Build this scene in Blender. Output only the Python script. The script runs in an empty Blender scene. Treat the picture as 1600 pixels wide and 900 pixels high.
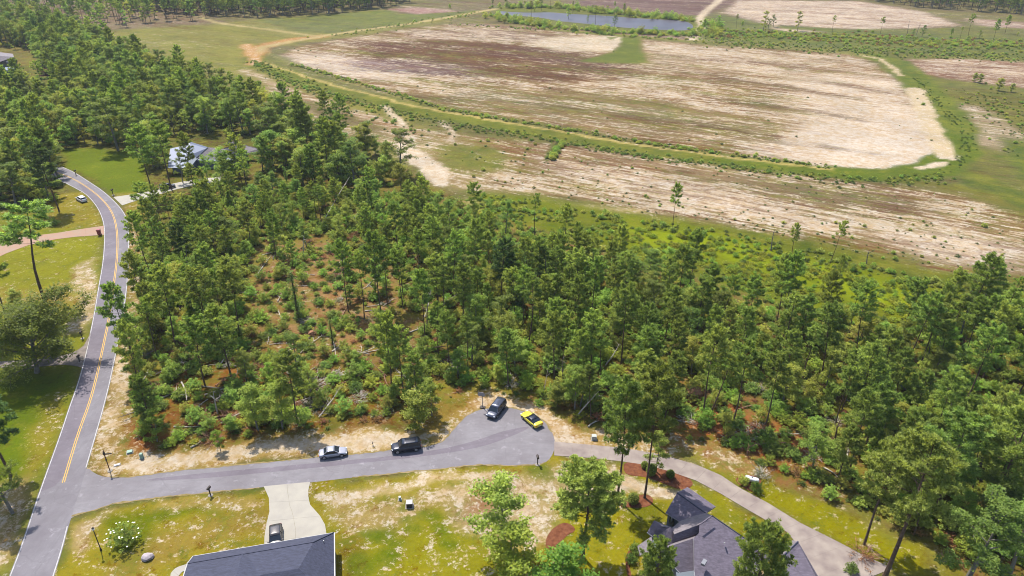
import bpy, math, random
import numpy as np
from mathutils import Vector, Matrix, Euler

# ---------------------------------------------------------------- camera
PITCH = math.radians(28.0); FPX = 1111.0; CAMH = 80.0
sc = bpy.context.scene
cam_d = bpy.data.cameras.new("camera"); cam = bpy.data.objects.new("camera", cam_d)
sc.collection.objects.link(cam)
cam_d.sensor_width = 36; cam_d.lens = 36 * FPX / 1600; cam_d.clip_start = 1; cam_d.clip_end = 12000
cam.location = (0, 0, CAMH); cam.rotation_euler = (math.pi / 2 - PITCH, 0, 0)
sc.camera = cam
# ---------------------------------------------------------------- world and sun
SUN_AZ = math.atan2(-0.55, 0.83); SUN_EL = math.radians(60)
w = bpy.data.worlds.new("World"); sc.world = w; w.use_nodes = True
nt = w.node_tree; bg = nt.nodes["Background"]
sky = nt.nodes.new("ShaderNodeTexSky"); sky.sky_type = 'NISHITA'; sky.sun_disc = False
sky.sun_elevation = SUN_EL; sky.sun_rotation = SUN_AZ % (2 * math.pi)
sky.air_density = 1.0; sky.dust_density = 1.5
nt.links.new(sky.outputs[0], bg.inputs[0]); bg.inputs[1].default_value = 0.15
sun_d = bpy.data.lights.new("sun", 'SUN'); sun = bpy.data.objects.new("sun", sun_d)
sc.collection.objects.link(sun)
sun_d.energy = 4.4; sun_d.angle = math.radians(0.53); sun_d.color = (1.0, 0.955, 0.88)
sdir = Vector((math.sin(SUN_AZ) * math.cos(SUN_EL), math.cos(SUN_AZ) * math.cos(SUN_EL), math.sin(SUN_EL)))
sun.rotation_euler = sdir.to_track_quat('Z', 'Y').to_euler()
sun.location = (0, 0, 200)
sc.view_settings.view_transform = 'Standard'; sc.view_settings.look = 'None'
sc.view_settings.gamma = 1; sc.view_settings.exposure = 1.1
sc.cycles.filter_width = 1.0; sc.cycles.max_bounces = 6; sc.cycles.diffuse_bounces = 4; sc.cycles.glossy_bounces = 2
sc.cycles.transmission_bounces = 3; sc.cycles.transparent_max_bounces = 4; sc.cycles.volume_bounces = 0

rnd = random.Random(7); nr = np.random.RandomState(11)
COL = sc.collection
SP, CP = math.sin(PITCH), math.cos(PITCH)
def G(px, py, z=0.0):
    """photo pixel -> place on the level z"""
    dx = px - 800; dy = 450 - py
    r = (dx, dy * SP + FPX * CP, dy * CP - FPX * SP)
    t = (z - CAMH) / r[2]
    return Vector((r[0] * t, r[1] * t, z))
def Ginv(x, y, z=0.0):
    zz = z - CAMH
    depth = y * CP - zz * SP; up = y * SP + zz * CP
    return 800 + FPX * x / depth, 450 - FPX * up / depth
def height_for(base, topy):
    p = G(*base); lo, hi = 0, 60
    for _ in range(40):
        m = (lo + hi) / 2
        if Ginv(p.x, p.y, m)[1] > topy: lo = m
        else: hi = m
    return lo
def P2(pts): return [tuple(G(a, b).xy) for a, b in pts]
def lin(c):
    c = c / 255.0
    return c / 12.92 if c <= 0.04045 else ((c + 0.055) / 1.055) ** 2.4
GAIN = 3.25
def D(r, g, b, a=None):
    v = (lin(r) / GAIN, lin(g) / GAIN, lin(b) / GAIN)
    return v if a is None else v + (a,)

# ---------------------------------------------------------------- tagging
def tag(o, label=None, cat=None, group=None, kind=None):
    if label: o['label'] = label
    if cat: o['category'] = cat
    if group: o['group'] = group
    if kind: o['kind'] = kind
    return o
def link(name, data, parent=None):
    o = bpy.data.objects.new(name, data); COL.objects.link(o)
    if parent is not None: o.parent = parent
    return o
def empty(name, loc, rz=0.0, s=1.0):
    o = link(name, None); o.location = loc; o.rotation_euler = (0, 0, rz); o.scale = (s, s, s)
    o.empty_display_size = 0.5
    return o
def copy_tree(o, parent=None):
    c = o.copy(); COL.objects.link(c)
    if parent is not None: c.parent = parent
    for ch in list(o.children): copy_tree(ch, c)
    return c

# ---------------------------------------------------------------- mesh helpers
class MB:
    def __init__(s): s.v = []; s.f = []
    def quad(s, *p):
        n = len(s.v); s.v += [tuple(q) for q in p]; s.f.append(tuple(range(n, n + len(p)))); return s
    def box(s, c, d, rz=0, M=None, taper=1.0):
        x, y, z = d[0] / 2, d[1] / 2, d[2] / 2; n = len(s.v)
        R = Matrix.Rotation(rz, 3, 'Z')
        for sz in (-1, 1):
            k = taper if sz > 0 else 1
            for sx, sy in ((-1, -1), (1, -1), (1, 1), (-1, 1)):
                p = R @ Vector((sx * x * k, sy * y * k, sz * z)) + Vector(c)
                if M is not None: p = M @ p
                s.v.append(tuple(p))
        for f in ((3, 2, 1, 0), (4, 5, 6, 7), (0, 1, 5, 4), (1, 2, 6, 5), (2, 3, 7, 6), (3, 0, 4, 7)):
            s.f.append(tuple(n + i for i in f))
        return s
    def tube(s, pts, rad, k=5, cap=True):
        pts = [Vector(p) for p in pts]
        if not hasattr(rad, '__len__'): rad = [rad] * len(pts)
        base = len(s.v); prev = None
        for i, p in enumerate(pts):
            d = (pts[min(i + 1, len(pts) - 1)] - pts[max(i - 1, 0)])
            if d.length < 1e-6: d = Vector((0, 0, 1))
            d.normalize()
            a = d.orthogonal().normalized() if prev is None else (prev - d * prev.dot(d))
            if a.length < 1e-5: a = d.orthogonal()
            a.normalize(); prev = a; b = d.cross(a)
            for j in range(k):
                t = 2 * math.pi * j / k
                s.v.append(tuple(p + (a * math.cos(t) + b * math.sin(t)) * rad[i]))
        for i in range(len(pts) - 1):
            for j in range(k):
                q = base + i * k
                s.f.append((q + j, q + (j + 1) % k, q + k + (j + 1) % k, q + k + j))
        if cap:
            s.f.append(tuple(base + j for j in reversed(range(k))))
            e = base + (len(pts) - 1) * k
            s.f.append(tuple(e + j for j in range(k)))
        return s
    def prism(s, poly, z0, z1):
        """poly: list of (x,y) ccw"""
        n = len(s.v); k = len(poly)
        s.v += [(p[0], p[1], z0) for p in poly] + [(p[0], p[1], z1) for p in poly]
        s.f.append(tuple(n + i for i in reversed(range(k)))); s.f.append(tuple(n + k + i for i in range(k)))
        for i in range(k): s.f.append((n + i, n + (i + 1) % k, n + k + (i + 1) % k, n + k + i))
        return s
    def slab(s, pts, th):
        """polygon in space given thickness downward"""
        n = len(s.v); k = len(pts)
        s.v += [tuple(p) for p in pts] + [(p[0], p[1], p[2] - th) for p in pts]
        s.f.append(tuple(n + i for i in range(k))); s.f.append(tuple(n + k + i for i in reversed(range(k))))
        for i in range(k): s.f.append((n + (i + 1) % k, n + i, n + k + i, n + k + (i + 1) % k))
        return s
    def lathe(s, prof, k=12, c=(0, 0, 0), M=None):
        n = len(s.v)
        for r, z in prof:
            for j in range(k):
                t = 2 * math.pi * j / k
                p = Vector((r * math.cos(t), r * math.sin(t), z))
                if M is not None: p = M @ p
                s.v.append(tuple(p + Vector(c)))
        for i in range(len(prof) - 1):
            for j in range(k):
                q = n + i * k
                s.f.append((q + j, q + (j + 1) % k, q + k + (j + 1) % k, q + k + j))
        s.f.append(tuple(n + j for j in reversed(range(k))))
        e = n + (len(prof) - 1) * k; s.f.append(tuple(e + j for j in range(k)))
        return s
    def mesh(s, name, mat, smooth=False):
        me = bpy.data.meshes.new(name); me.from_pydata(s.v, [], s.f)
        if mat is not None: me.materials.append(mat)
        if smooth: me.polygons.foreach_set('use_smooth', [True] * len(me.polygons))
        me.update(); return me
    def build(s, name, mat, parent=None, smooth=False):
        return link(name, s.mesh(name, mat, smooth), parent)
def recalc(o):
    import bmesh
    bm = bmesh.new(); bm.from_mesh(o.data); bmesh.ops.recalc_face_normals(bm, faces=bm.faces); bm.to_mesh(o.data); bm.free()
    return o
def sheet(name, poly, z, mat, parent=None, th=0.0):
    """flat polygon (triangulated) at height z, optional thickness below"""
    import bmesh
    bm = bmesh.new(); vs = [bm.verts.new((p[0], p[1], z)) for p in poly]
    f = bm.faces.new(vs); f.normal_update()
    if f.normal.z < 0: f.normal_flip()
    if th:
        r = bmesh.ops.extrude_face_region(bm, geom=[f])
        for e in r['geom']:
            if isinstance(e, bmesh.types.BMVert): e.co.z = z
        for v in vs: v.co.z = z - th
        bmesh.ops.recalc_face_normals(bm, faces=bm.faces)
    bmesh.ops.triangulate(bm, faces=[f for f in bm.faces if len(f.verts) > 4])
    me = bpy.data.meshes.new(name); bm.to_mesh(me); bm.free(); me.materials.append(mat)
    return link(name, me, parent)
def trisoup(name, V, mat, val=None):
    """V: (n,3,3) triangles, val: (n,) tint value per triangle"""
    n = len(V); me = bpy.data.meshes.new(name)
    me.vertices.add(n * 3); me.vertices.foreach_set('co', V.reshape(-1).astype(np.float32))
    me.loops.add(n * 3); me.loops.foreach_set('vertex_index', np.arange(n * 3, dtype=np.int32))
    me.polygons.add(n); me.polygons.foreach_set('loop_start', np.arange(0, n * 3, 3, dtype=np.int32))
    me.update(calc_edges=True)
    if val is not None:
        a = me.attributes.new('tint', 'FLOAT', 'POINT'); a.data.foreach_set('value', np.repeat(val, 3).astype(np.float32))
    me.materials.append(mat); return me

# ---------------------------------------------------------------- materials
def mat(name, base, rough=0.7, spec=0.3, metal=0.0, noise=0.0, nscale=1.0, col2=None, emis=None, coat=0.0, bump=0.0, coord='Object'):
    m = bpy.data.materials.new(name); m.use_nodes = True; t = m.node_tree; b = t.nodes["Principled BSDF"]
    b.inputs['Base Color'].default_value = tuple(base[:3]) + (1,)
    b.inputs['Roughness'].default_value = rough; b.inputs['Specular IOR Level'].default_value = spec
    b.inputs['Metallic'].default_value = metal; b.inputs['Coat Weight'].default_value = coat
    if noise or col2 or bump:
        tc = t.nodes.new('ShaderNodeTexCoord'); n = t.nodes.new('ShaderNodeTexNoise')
        n.inputs['Scale'].default_value = nscale; n.inputs['Detail'].default_value = 5
        t.links.new(tc.outputs[coord], n.inputs['Vector'])
        if noise or col2:
            mr = t.nodes.new('ShaderNodeMapRange'); mr.inputs[1].default_value = 0.3; mr.inputs[2].default_value = 0.7
            t.links.new(n.outputs['Fac'], mr.inputs[0])
            mx = t.nodes.new('ShaderNodeMix'); mx.data_type = 'RGBA'
            c2 = col2 if col2 else tuple(c * (1 - noise) for c in base[:3])
            mx.inputs[6].default_value = tuple(base[:3]) + (1,); mx.inputs[7].default_value = tuple(c2[:3]) + (1,)
            t.links.new(mr.outputs[0], mx.inputs[0]); t.links.new(mx.outputs[2], b.inputs['Base Color'])
        if bump:
            bp = t.nodes.new('ShaderNodeBump'); bp.inputs['Strength'].default_value = bump; bp.inputs['Distance'].default_value = 0.1
            t.links.new(n.outputs['Fac'], bp.inputs['Height']); t.links.new(bp.outputs[0], b.inputs['Normal'])
    return m
def leaf_mat(name, c1, c2, hue=0.04, transl=0.35, obj_var=0.5):
    """leaves: tint attribute blends two greens, each tree shifts a little"""
    m = bpy.data.materials.new(name); m.use_nodes = True; t = m.node_tree; N = t.nodes; L = t.links
    b = N["Principled BSDF"]; out = N["Material Output"]
    at = N.new('ShaderNodeAttribute'); at.attribute_name = 'tint'
    mx = N.new('ShaderNodeMix'); mx.data_type = 'RGBA'
    mx.inputs[6].default_value = tuple(c1) + (1,); mx.inputs[7].default_value = tuple(c2) + (1,)
    L.new(at.outputs['Fac'], mx.inputs[0])
    oi = N.new('ShaderNodeObjectInfo')
    hs = N.new('ShaderNodeHueSaturation')
    m1 = N.new('ShaderNodeMath'); m1.operation = 'MULTIPLY_ADD'; m1.inputs[1].default_value = hue; m1.inputs[2].default_value = 0.5 - hue / 2
    L.new(oi.outputs['Random'], m1.inputs[0]); L.new(m1.outputs[0], hs.inputs['Hue'])
    wn = N.new('ShaderNodeTexWhiteNoise'); wn.noise_dimensions = '1D'; L.new(oi.outputs['Random'], wn.inputs['W'])
    m2 = N.new('ShaderNodeMath'); m2.operation = 'MULTIPLY_ADD'; m2.inputs[1].default_value = obj_var; m2.inputs[2].default_value = 1 - obj_var / 2
    L.new(wn.outputs['Value'], m2.inputs[0]); L.new(m2.outputs[0], hs.inputs['Value'])
    L.new(mx.outputs[2], hs.inputs['Color']); L.new(hs.outputs[0], b.inputs['Base Color'])
    b.inputs['Roughness'].default_value = 0.55; b.inputs['Specular IOR Level'].default_value = 0.12
    tr = N.new('ShaderNodeBsdfTranslucent')
    br = N.new('ShaderNodeMix'); br.data_type = 'RGBA'; br.blend_type = 'MULTIPLY'; br.inputs[0].default_value = 1
    br.inputs[7].default_value = (1.3, 1.25, 0.55, 1); L.new(hs.outputs[0], br.inputs[6]); L.new(br.outputs[2], tr.inputs[0])
    ms = N.new('ShaderNodeMixShader'); ms.inputs[0].default_value = transl
    L.new(b.outputs[0], ms.inputs[1]); L.new(tr.outputs[0], ms.inputs[2]); L.new(ms.outputs[0], out.inputs['Surface'])
    return m
M = {}
M['needle'] = leaf_mat('pine needles', (0.094, 0.142, 0.028), (0.385, 0.470, 0.115), 0.04, .5)
M['needle_dark'] = leaf_mat('dark pine needles', (0.030, 0.062, 0.018), (0.125, 0.180, 0.052), 0.04)
M['leaf'] = leaf_mat('broad leaves', (0.105, 0.160, 0.026), (0.375, 0.435, 0.088), 0.08, .5)
M['leaf_bright'] = leaf_mat('young leaves', (0.090, 0.165, 0.018), (0.34, 0.42, 0.065), 0.07, .5)
M['leaf_dark'] = leaf_mat('dark leaves', (0.062, 0.108, 0.020), (0.240, 0.300, 0.064), 0.06, .5)
M['leaf_red'] = leaf_mat('burgundy leaves', (0.09, 0.008, 0.014), (0.16, 0.02, 0.03), 0.02)
M['lime'] = leaf_mat('lime scrub leaves', (0.13, 0.18, 0.014), (0.26, 0.28, 0.025), 0.06)
M['field_leaf'] = leaf_mat('field weeds', (0.05, 0.085, 0.016), (0.11, 0.14, 0.03), 0.06)
M['dry_leaf'] = leaf_mat('dead needles', (0.16, 0.07, 0.028), (0.26, 0.13, 0.06), 0.04)
M['grey_leaf'] = leaf_mat('silvery dead foliage', (0.14, 0.15, 0.08), (0.30, 0.30, 0.18), 0.04)
M['flower'] = mat('white petals', (0.8, 0.78, 0.66), 0.6)
M['bark'] = mat('pine bark', (0.115, 0.075, 0.052), 0.9, 0.1, noise=0.55, nscale=3.0)
M['bark_grey'] = mat('grey bark', (0.17, 0.15, 0.125), 0.9, 0.1, noise=0.5, nscale=2.0)
M['deadwood'] = mat('weathered dead wood', (0.42, 0.37, 0.31), 0.9, 0.1, noise=0.5, nscale=2.0)
M['redwood'] = mat('fallen pine wood', (0.24, 0.13, 0.085), 0.9, 0.1, noise=0.5, nscale=2.0)
M['soil'] = mat('turned red soil', (0.24, 0.125, 0.07), 0.95, 0.05, noise=0.5, nscale=1.5)
# ================================================================ GROUND
def seg_dist(X, Y, pts, closed=False):
    d2 = np.full(X.shape, 1e12, np.float32)
    n = len(pts)
    for i in range(n if closed else n - 1):
        ax, ay = pts[i]; bx, by = pts[(i + 1) % n]
        vx, vy = bx - ax, by - ay; L2 = vx * vx + vy * vy + 1e-9
        t = np.clip(((X - ax) * vx + (Y - ay) * vy) / L2, 0, 1)
        dd = (X - ax - t * vx) ** 2 + (Y - ay - t * vy) ** 2
        d2 = np.minimum(d2, dd)
    return np.sqrt(d2)
def inside(X, Y, pts):
    r = np.zeros(X.shape, bool); n = len(pts); j = n - 1
    for i in range(n):
        xi, yi = pts[i]; xj, yj = pts[j]
        if yi != yj:
            r ^= ((yi > Y) != (yj > Y)) & (X < (xj - xi) * (Y - yi) / (yj - yi) + xi)
        j = i
    return r
def vnoise(X, Y, s, seed):
    """smooth value noise on the plan"""
    r = np.random.RandomState(seed).rand(256, 256).astype(np.float32)
    x = X / s + 1000; y = Y / s + 1000
    xi = np.floor(x).astype(int); yi = np.floor(y).astype(int); fx = x - xi; fy = y - yi
    fx = fx * fx * (3 - 2 * fx); fy = fy * fy * (3 - 2 * fy)
    g = lambda a, b: r[a % 256, b % 256]
    return (g(xi, yi) * (1 - fx) + g(xi + 1, yi) * fx) * (1 - fy) + (g(xi, yi + 1) * (1 - fx) + g(xi + 1, yi + 1) * fx) * fy
ys = [-300, -150, -60, -20, 5, 20, 30]
y = 36.0
while y < 5200:
    ys.append(y); y *= 1.0072 if y < 1500 else 1.05
ys = np.array(ys); NC = 620
t = np.linspace(-1, 1, NC)
hw = np.maximum(ys, 0) * 0.95 + 75
GX = (hw[:, None] * t[None, :]).astype(np.float32); GY = np.repeat(ys[:, None], NC, 1).astype(np.float32)
GX[-1] *= 2.0
# uneven borders: displace the lookup, not the ground
WX = GX + (vnoise(GX, GY, 6, 1) - .5) * 2.4 + (vnoise(GX, GY, 1.7, 2) - .5) * 1.0
WY = GY + (vnoise(GX, GY, 6, 3) - .5) * 2.4 + (vnoise(GX, GY, 1.7, 4) - .5) * 1.0
C = np.zeros(GX.shape + (3,), np.float32); PA = np.zeros(GX.shape + (4,), np.float32)
C[:] = D(128, 124, 78); PA[:] = (0.15, 0.45, 0.5, 0.35)      # sand, green, streak, dark
def layer(pts, col, p, soft=1.5, line=None, amount=1.0):
    """pts in photo pixels; line = half width in metres for a strip along pts"""
    w_ = P2(pts); xs = [a for a, b in w_]; ysx = [b for a, b in w_]
    mg = (line or 0) + soft + 4
    rows = np.where((ys > min(ysx) - mg) & (ys < max(ysx) + mg))[0]
    if not len(rows): return
    r0, r1 = rows[0], rows[-1] + 1
    X, Y = WX[r0:r1], WY[r0:r1]
    if line is None:
        d = seg_dist(X, Y, w_, True); d = np.where(inside(X, Y, w_), d, -d)
    else: d = line - seg_dist(X, Y, w_)
    m = np.clip(d / soft * .5 + .5, 0, 1); m = (m * m * (3 - 2 * m) * amount)[..., None]
    C[r0:r1] = C[r0:r1] * (1 - m) + np.array(col, np.float32) * m
    if p is not None: PA[r0:r1] = PA[r0:r1] * (1 - m) + np.array(p, np.float32) * m
# --- far country
layer([(-300,-60),(1900,-60),(1900,30),(1300,40),(700,60),(-300,130)], D(140,124,96), (.12,.5,.7,.4), 30)
layer([(-50,0),(300,0),(340,35),(170,48),(60,52),(-50,52)], D(150,128,104), (.2,.35,.6,.4), 12)
layer([(165,48),(330,38),(400,30),(600,15),(770,12),(700,32),(560,58),(400,75),(390,100),(480,135),(640,180),(700,240),(640,245),(560,195),(380,165),(250,110)], D(154,146,80), (.08,.40,.8,.25), 8)
layer([(400,32),(600,16),(760,14),(640,40),(540,52),(470,50)], D(128,132,78), (.02,.5,.8,.25), 6)
layer([(380,150),(420,130),(520,160),(640,195),(760,215),(880,230),(860,300),(740,300),(690,290),(640,245),(560,215),(440,178)], D(176,152,112), (.40,.40,.8,.3), 6)
layer([(690,225),(760,228),(800,240),(790,262),(740,272),(690,258)], D(136,130,76), (.1,.6,.6,.3), 5)
layer([(430,140),(520,165),(600,200),(600,215),(500,185)], D(134,122,88), (.1,.4,.6,.4), 4, amount=.8)
# --- right hand scrub beyond the field
layer([(1090,60),(1350,75),(1600,90),(1900,95),(1900,480),(1600,460),(1500,330),(1500,240),(1440,140),(1350,82),(1100,68)], D(128,122,74), (.06,.5,.8,.35), 6)
layer([(1110,22),(1300,45),(1600,60),(1900,70),(1900,95),(1600,92),(1300,75),(1100,62)], D(112,118,74), (.03,.6,.8,.3), 10)
layer([(1145,0),(1340,2),(1440,18),(1500,40),(1430,44),(1330,45),(1200,38),(1130,20)], D(190,166,150), (.6,.1,.9,.5), 8)
layer([(1200,15),(1212,30),(1205,45),(1235,50),(1290,50),(1215,44)], D(225,200,170), (.5,.1,.5,.1), 6)
layer([(1510,28),(1600,35),(1750,40),(1600,45),(1530,40)], D(190,166,150), (.4,.1,.9,.5), 8)
layer([(890,2),(1135,-8),(1150,5),(1090,28),(1000,24),(900,14)], D(140,114,106), (.15,.1,.9,.5), 8)
layer([(620,8),(700,4),(780,0),(790,14),(700,18),(620,22)], D(142,124,96), (.2,.4,.8,.5), 8)
layer([(600,14),(660,12),(720,18),(650,22)], D(185,150,140), (.3,.0,.5,.4), 5)
layer([(775,8),(900,8),(1000,18),(1100,25),(1125,38),(1110,52),(1000,55),(900,48),(800,36),(765,24)], D(122,124,66), (.02,.6,.6,.3), 6)
layer([(760,36),(900,46),(1080,58),(1085,66),(960,58),(700,38)], D(142,114,98), (.1,.15,.9,.4), 4)
layer([(1408,93),(1500,92),(1650,100),(1700,140),(1600,138),(1520,128),(1450,118),(1420,105)], D(176,146,122), (.45,.15,.9,.6), 4)
layer([(1475,158),(1530,165),(1590,200),(1640,240),(1570,238),(1520,225),(1500,190)], D(176,156,126), (.35,.3,.9,.2), 4)
layer([(1560,215),(1700,230),(1700,300),(1600,280)], D(100,116,58), (.0,.6,.6,.2), 4)
layer([(1505,265),(1600,300),(1700,330),(1700,350),(1570,320),(1500,296)], D(92,108,50), (.0,.8,.6,.2), 4)
# --- big field inside the bank
FIELD = [(440,85),(470,72),(620,47),(700,38),(800,44),(960,57),(1100,70),(1345,86),(1375,105),(1430,160),(1456,215),(1455,245),(1400,264),(1320,262),(1200,250),(1000,218),(850,192),(700,167),(600,142),(500,112)]
layer(FIELD, D(168,140,102), (.42,.36,1,.50), 4)
layer([(560,66),(700,62),(880,72),(980,100),(1000,120),(860,130),(700,115),(560,95)], D(128,92,66), (.1,.25,1,.75), 14, amount=.85)
layer([(440,86),(500,84),(640,105),(640,125),(560,122),(490,106)], D(214,194,176), (.7,.05,1,.25), 8, amount=.8)
layer([(480,100),(640,90),(760,104),(700,120),(560,110)], D(150,132,140), (.3,.1,1,.55), 10, amount=.5)
layer([(640,48),(760,44),(940,60),(920,74),(800,66),(640,60)], D(170,148,128), (.45,.15,1,.5), 6, amount=.8)
layer([(850,60),(970,55),(960,80),(880,80),(820,70)], D(218,204,172), (.65,.1,1,.2), 6, amount=.8)
layer([(1015,64),(1340,88),(1420,150),(1300,150),(1100,120),(1020,95)], D(184,158,126), (.50,.28,1,.40), 8, amount=.8)
layer([(1240,120),(1400,120),(1450,180),(1456,245),(1400,262),(1300,258),(1180,240),(1260,200)], D(218,198,174), (.72,.10,1,.45), 14, amount=.9)
layer([(1250,205),(1330,190),(1400,160),(1446,190),(1456,240),(1400,262),(1280,256),(1180,238)], D(240,226,210), (.82,.0,1,.42), 8, amount=.8)
layer([(1300,222),(1380,215),(1450,222),(1454,244),(1400,261),(1330,258)], D(248,236,226), (1.,.0,1,.08), 4, amount=.9)
layer([(700,135),(1000,160),(1200,190),(1260,235),(1100,225),(900,190),(700,158)], D(156,136,104), (.34,.40,1,.4), 10, amount=.7)
layer([(945,58),(1005,58),(1000,72),(1015,98),(975,100),(900,96),(955,82),(970,68)], D(116,124,56), (.0,.3,.3,.1), 3)
layer([(960,60),(972,57),(965,72),(957,74)], D(232,216,188), (.6,0,0,0), 2)
for s_, c_ in (([(1120,122),(1230,136),(1340,155)], (116,104,70)), ([(1150,160),(1250,172),(1345,186)], (112,96,70)), ([(970,178),(1080,192),(1200,214)], (118,110,84)), ([(1300,130),(1380,145)], (132,100,84)), ([(1180,98),(1300,112)], (140,106,90)), ([(860,140),(960,152),(1050,168)], (132,118,86)),
               ([(760,150),(900,172)], (120,120,84)), ([(1290,228),(1360,238)], (136,112,84)), ([(1060,112),(1140,120)], (146,112,92)), ([(640,150),(720,158)], (110,112,78)), ([(1020,85),(1150,98)], (142,104,88)), ([(540,108),(640,112),(760,120)], (128,112,126))):
    layer(s_, D(*c_), (.12,.45,1,.55), 7, line=3, amount=.75)
# --- bank with its tracks
BANK = [(395,72),(400,98),(450,117),(550,148),(700,183),(850,208),(1000,234),(1150,254),(1300,270),(1400,274),(1462,264),(1497,238),(1492,200),(1462,160),(1424,118),(1398,96),(1345,83),(1100,67),(850,45)]
layer(BANK[:8], D(118,124,50), (.03,.6,.4,.2), 2, line=6.5)
layer(BANK[7:13], D(106,122,46), (.0,.4,.3,.1), 2, line=7.5)
layer(BANK[12:17], D(108,122,52), (.03,.6,.4,.2), 3, line=9)
layer(BANK[16:], D(140,136,78), (.05,.4,.6,.2), 3, line=5)
layer([(1345,86),(1378,92),(1398,108),(1408,118)], D(222,200,156), (.4,.05,0,0), 1.5, line=1.8)
layer([(1430,140),(1440,165),(1453,195),(1470,225),(1476,240)], D(232,210,170), (.5,.0,0,0), 1.5, line=4.2)
layer([(1440,264),(1475,256)], D(232,214,188), (.6,.05,0,0), 1, line=1.6); layer([(1478,246),(1492,248)], D(236,218,192), (.6,.0,0,0), 1, line=2.0)
TRK = [(398,84),(404,94),(430,104),(520,133),(640,164),(700,176),(850,201),(1000,227),(1150,248),(1300,264)]
layer(TRK, D(214,192,126), (.2,.05,.2,.0), 1, line=1.2, amount=1)
layer([(408,72),(430,90),(540,127),(640,158)], D(196,178,122), (.2,.2,.2,.05), 1, line=.7, amount=.6)
layer([(398,86),(402,76),(425,68),(460,62),(500,57)], D(206,158,104), (.3,.1,.2,.2), 4, line=7)
layer([(400,84),(410,74),(450,66),(500,57),(560,48),(650,36),(740,20),(775,14)], D(214,192,138), (.2,.1,.1,.0), 3, line=3.5)
layer([(310,26),(340,36),(420,46),(490,56)], D(200,182,128), (.2,.1,.1,.0), 2, line=2.5)
layer([(385,70),(400,90),(398,100)], D(216,170,116), (.4,.1,.1,.1), 3, line=4)
layer([(700,33),(850,44),(1000,57),(1200,72),(1345,86)], D(190,178,112), (.1,.3,.3,.0), 2, line=1.5, amount=.7)
layer([(1140,-12),(1110,12),(1093,28),(1098,42),(1080,62)], D(222,202,170), (.5,0,0,0), 2.5, line=3.5)
# --- outer field
OUT = [(770,222),(860,224),(1000,244),(1150,262),(1300,282),(1420,296),(1500,305),(1580,335),(1640,360),(1750,420),(1750,470),(1600,432),(1500,430),(1350,398),(1150,352),(1000,332),(900,312),(820,300),(760,290),(800,262)]
layer(OUT, D(168,142,106), (.42,.40,1,.46), 5)
layer([(1230,280),(1420,300),(1440,340),(1280,330),(1180,300)], D(142,122,96), (.15,.35,1,.6), 10, amount=.75)
layer([(840,235),(1000,262),(1150,300),(1300,345),(1180,345),(1000,310),(860,270)], D(180,154,134), (.54,.25,1,.42), 10, amount=.7)
layer([(1380,370),(1480,355),(1600,385),(1600,420),(1440,410)], D(200,178,160), (.52,.25,.8,.4), 8, amount=.7)
layer([(860,225),(880,222),(868,245),(852,252)], D(86,104,44), (.0,.6,0,.2), 1.5)
layer([(1400,280),(1560,300),(1600,330),(1500,304)], D(132,124,62), (.05,.4,.8,.2), 5)
layer([(620,222),(655,232),(668,248),(696,262),(696,288),(672,292),(650,258),(622,238)], D(246,230,206), (.8,0,0,0), 2)
layer([(598,165),(632,196),(640,222)], D(232,212,180), (.6,.1,.0,.1), 1.5, line=1.5)
layer([(692,190),(706,202),(702,220)], D(226,204,176), (.5,.1,.0,.1), 1.5, line=.9)
layer([(380,110),(470,150),(560,178),(640,205)], D(206,178,146), (.5,.1,1,.4), 3, line=3, amount=.6)
layer([(725,316),(760,318),(800,322),(840,318),(1000,330)], D(226,202,150), (.4,.1,0,0), 1.5, line=1.5, amount=.8)
# --- lime scrub by the trees
layer([(740,300),(820,303),(900,318),(1000,335),(1150,358),(1300,388),(1420,420),(1600,455),(1800,500),(1800,640),(1600,580),(1300,520),(1100,440),(900,380),(740,345)], D(128,138,44), (.06,.5,.6,.2), 5)
layer([(980,350),(1100,365),(1200,385),(1350,430),(1470,470),(1440,500),(1250,440),(1100,400),(980,380)], D(160,174,34), (.0,.28,.3,.12), 5, amount=.9)
layer([(1150,355),(1300,385),(1440,420),(1600,455),(1600,470),(1440,440),(1300,405),(1150,372)], D(104,112,44), (.05,.6,.6,.3), 3, amount=.8)
# --- woods floor
WOOD = [(165,745),(160,600),(190,520),(205,430),(205,350),(190,318),(230,300),(95,230),(-300,60),(-300,30),(60,48),(140,55),(190,85),(250,112),(330,142),(440,178),(560,230),(650,275),(740,325),(860,370),(960,400),(1100,440),(1250,490),(1440,530),(1600,560),(1900,620),(1900,1100),(1480,905),(1440,840),(1330,800),(1240,765),(1150,735),(1060,700),(960,680),(880,660),(830,635),(760,615),(700,640),(560,665),(430,680),(300,705),(215,725)]
layer(WOOD, D(152,124,84), (.06,.66,.15,.45), 3)
layer([(400,385),(520,370),(640,430),(640,520),(520,560),(420,540),(390,450)], D(188,150,110), (.15,.45,.2,.35), 6)
layer([(215,650),(300,560),(420,560),(620,590),(620,660),(430,680),(300,705),(215,725)], D(166,118,76), (.1,.55,.2,.45), 5)
layer([(1060,600),(1200,640),(1330,700),(1300,760),(1190,730),(1060,690)], D(186,128,92), (.15,.4,.2,.35), 5)
layer([(-300,100),(100,100),(420,180),(420,290),(220,290),(-300,300)], D(112,92,58), (.05,.7,.1,.5), 8)
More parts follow.
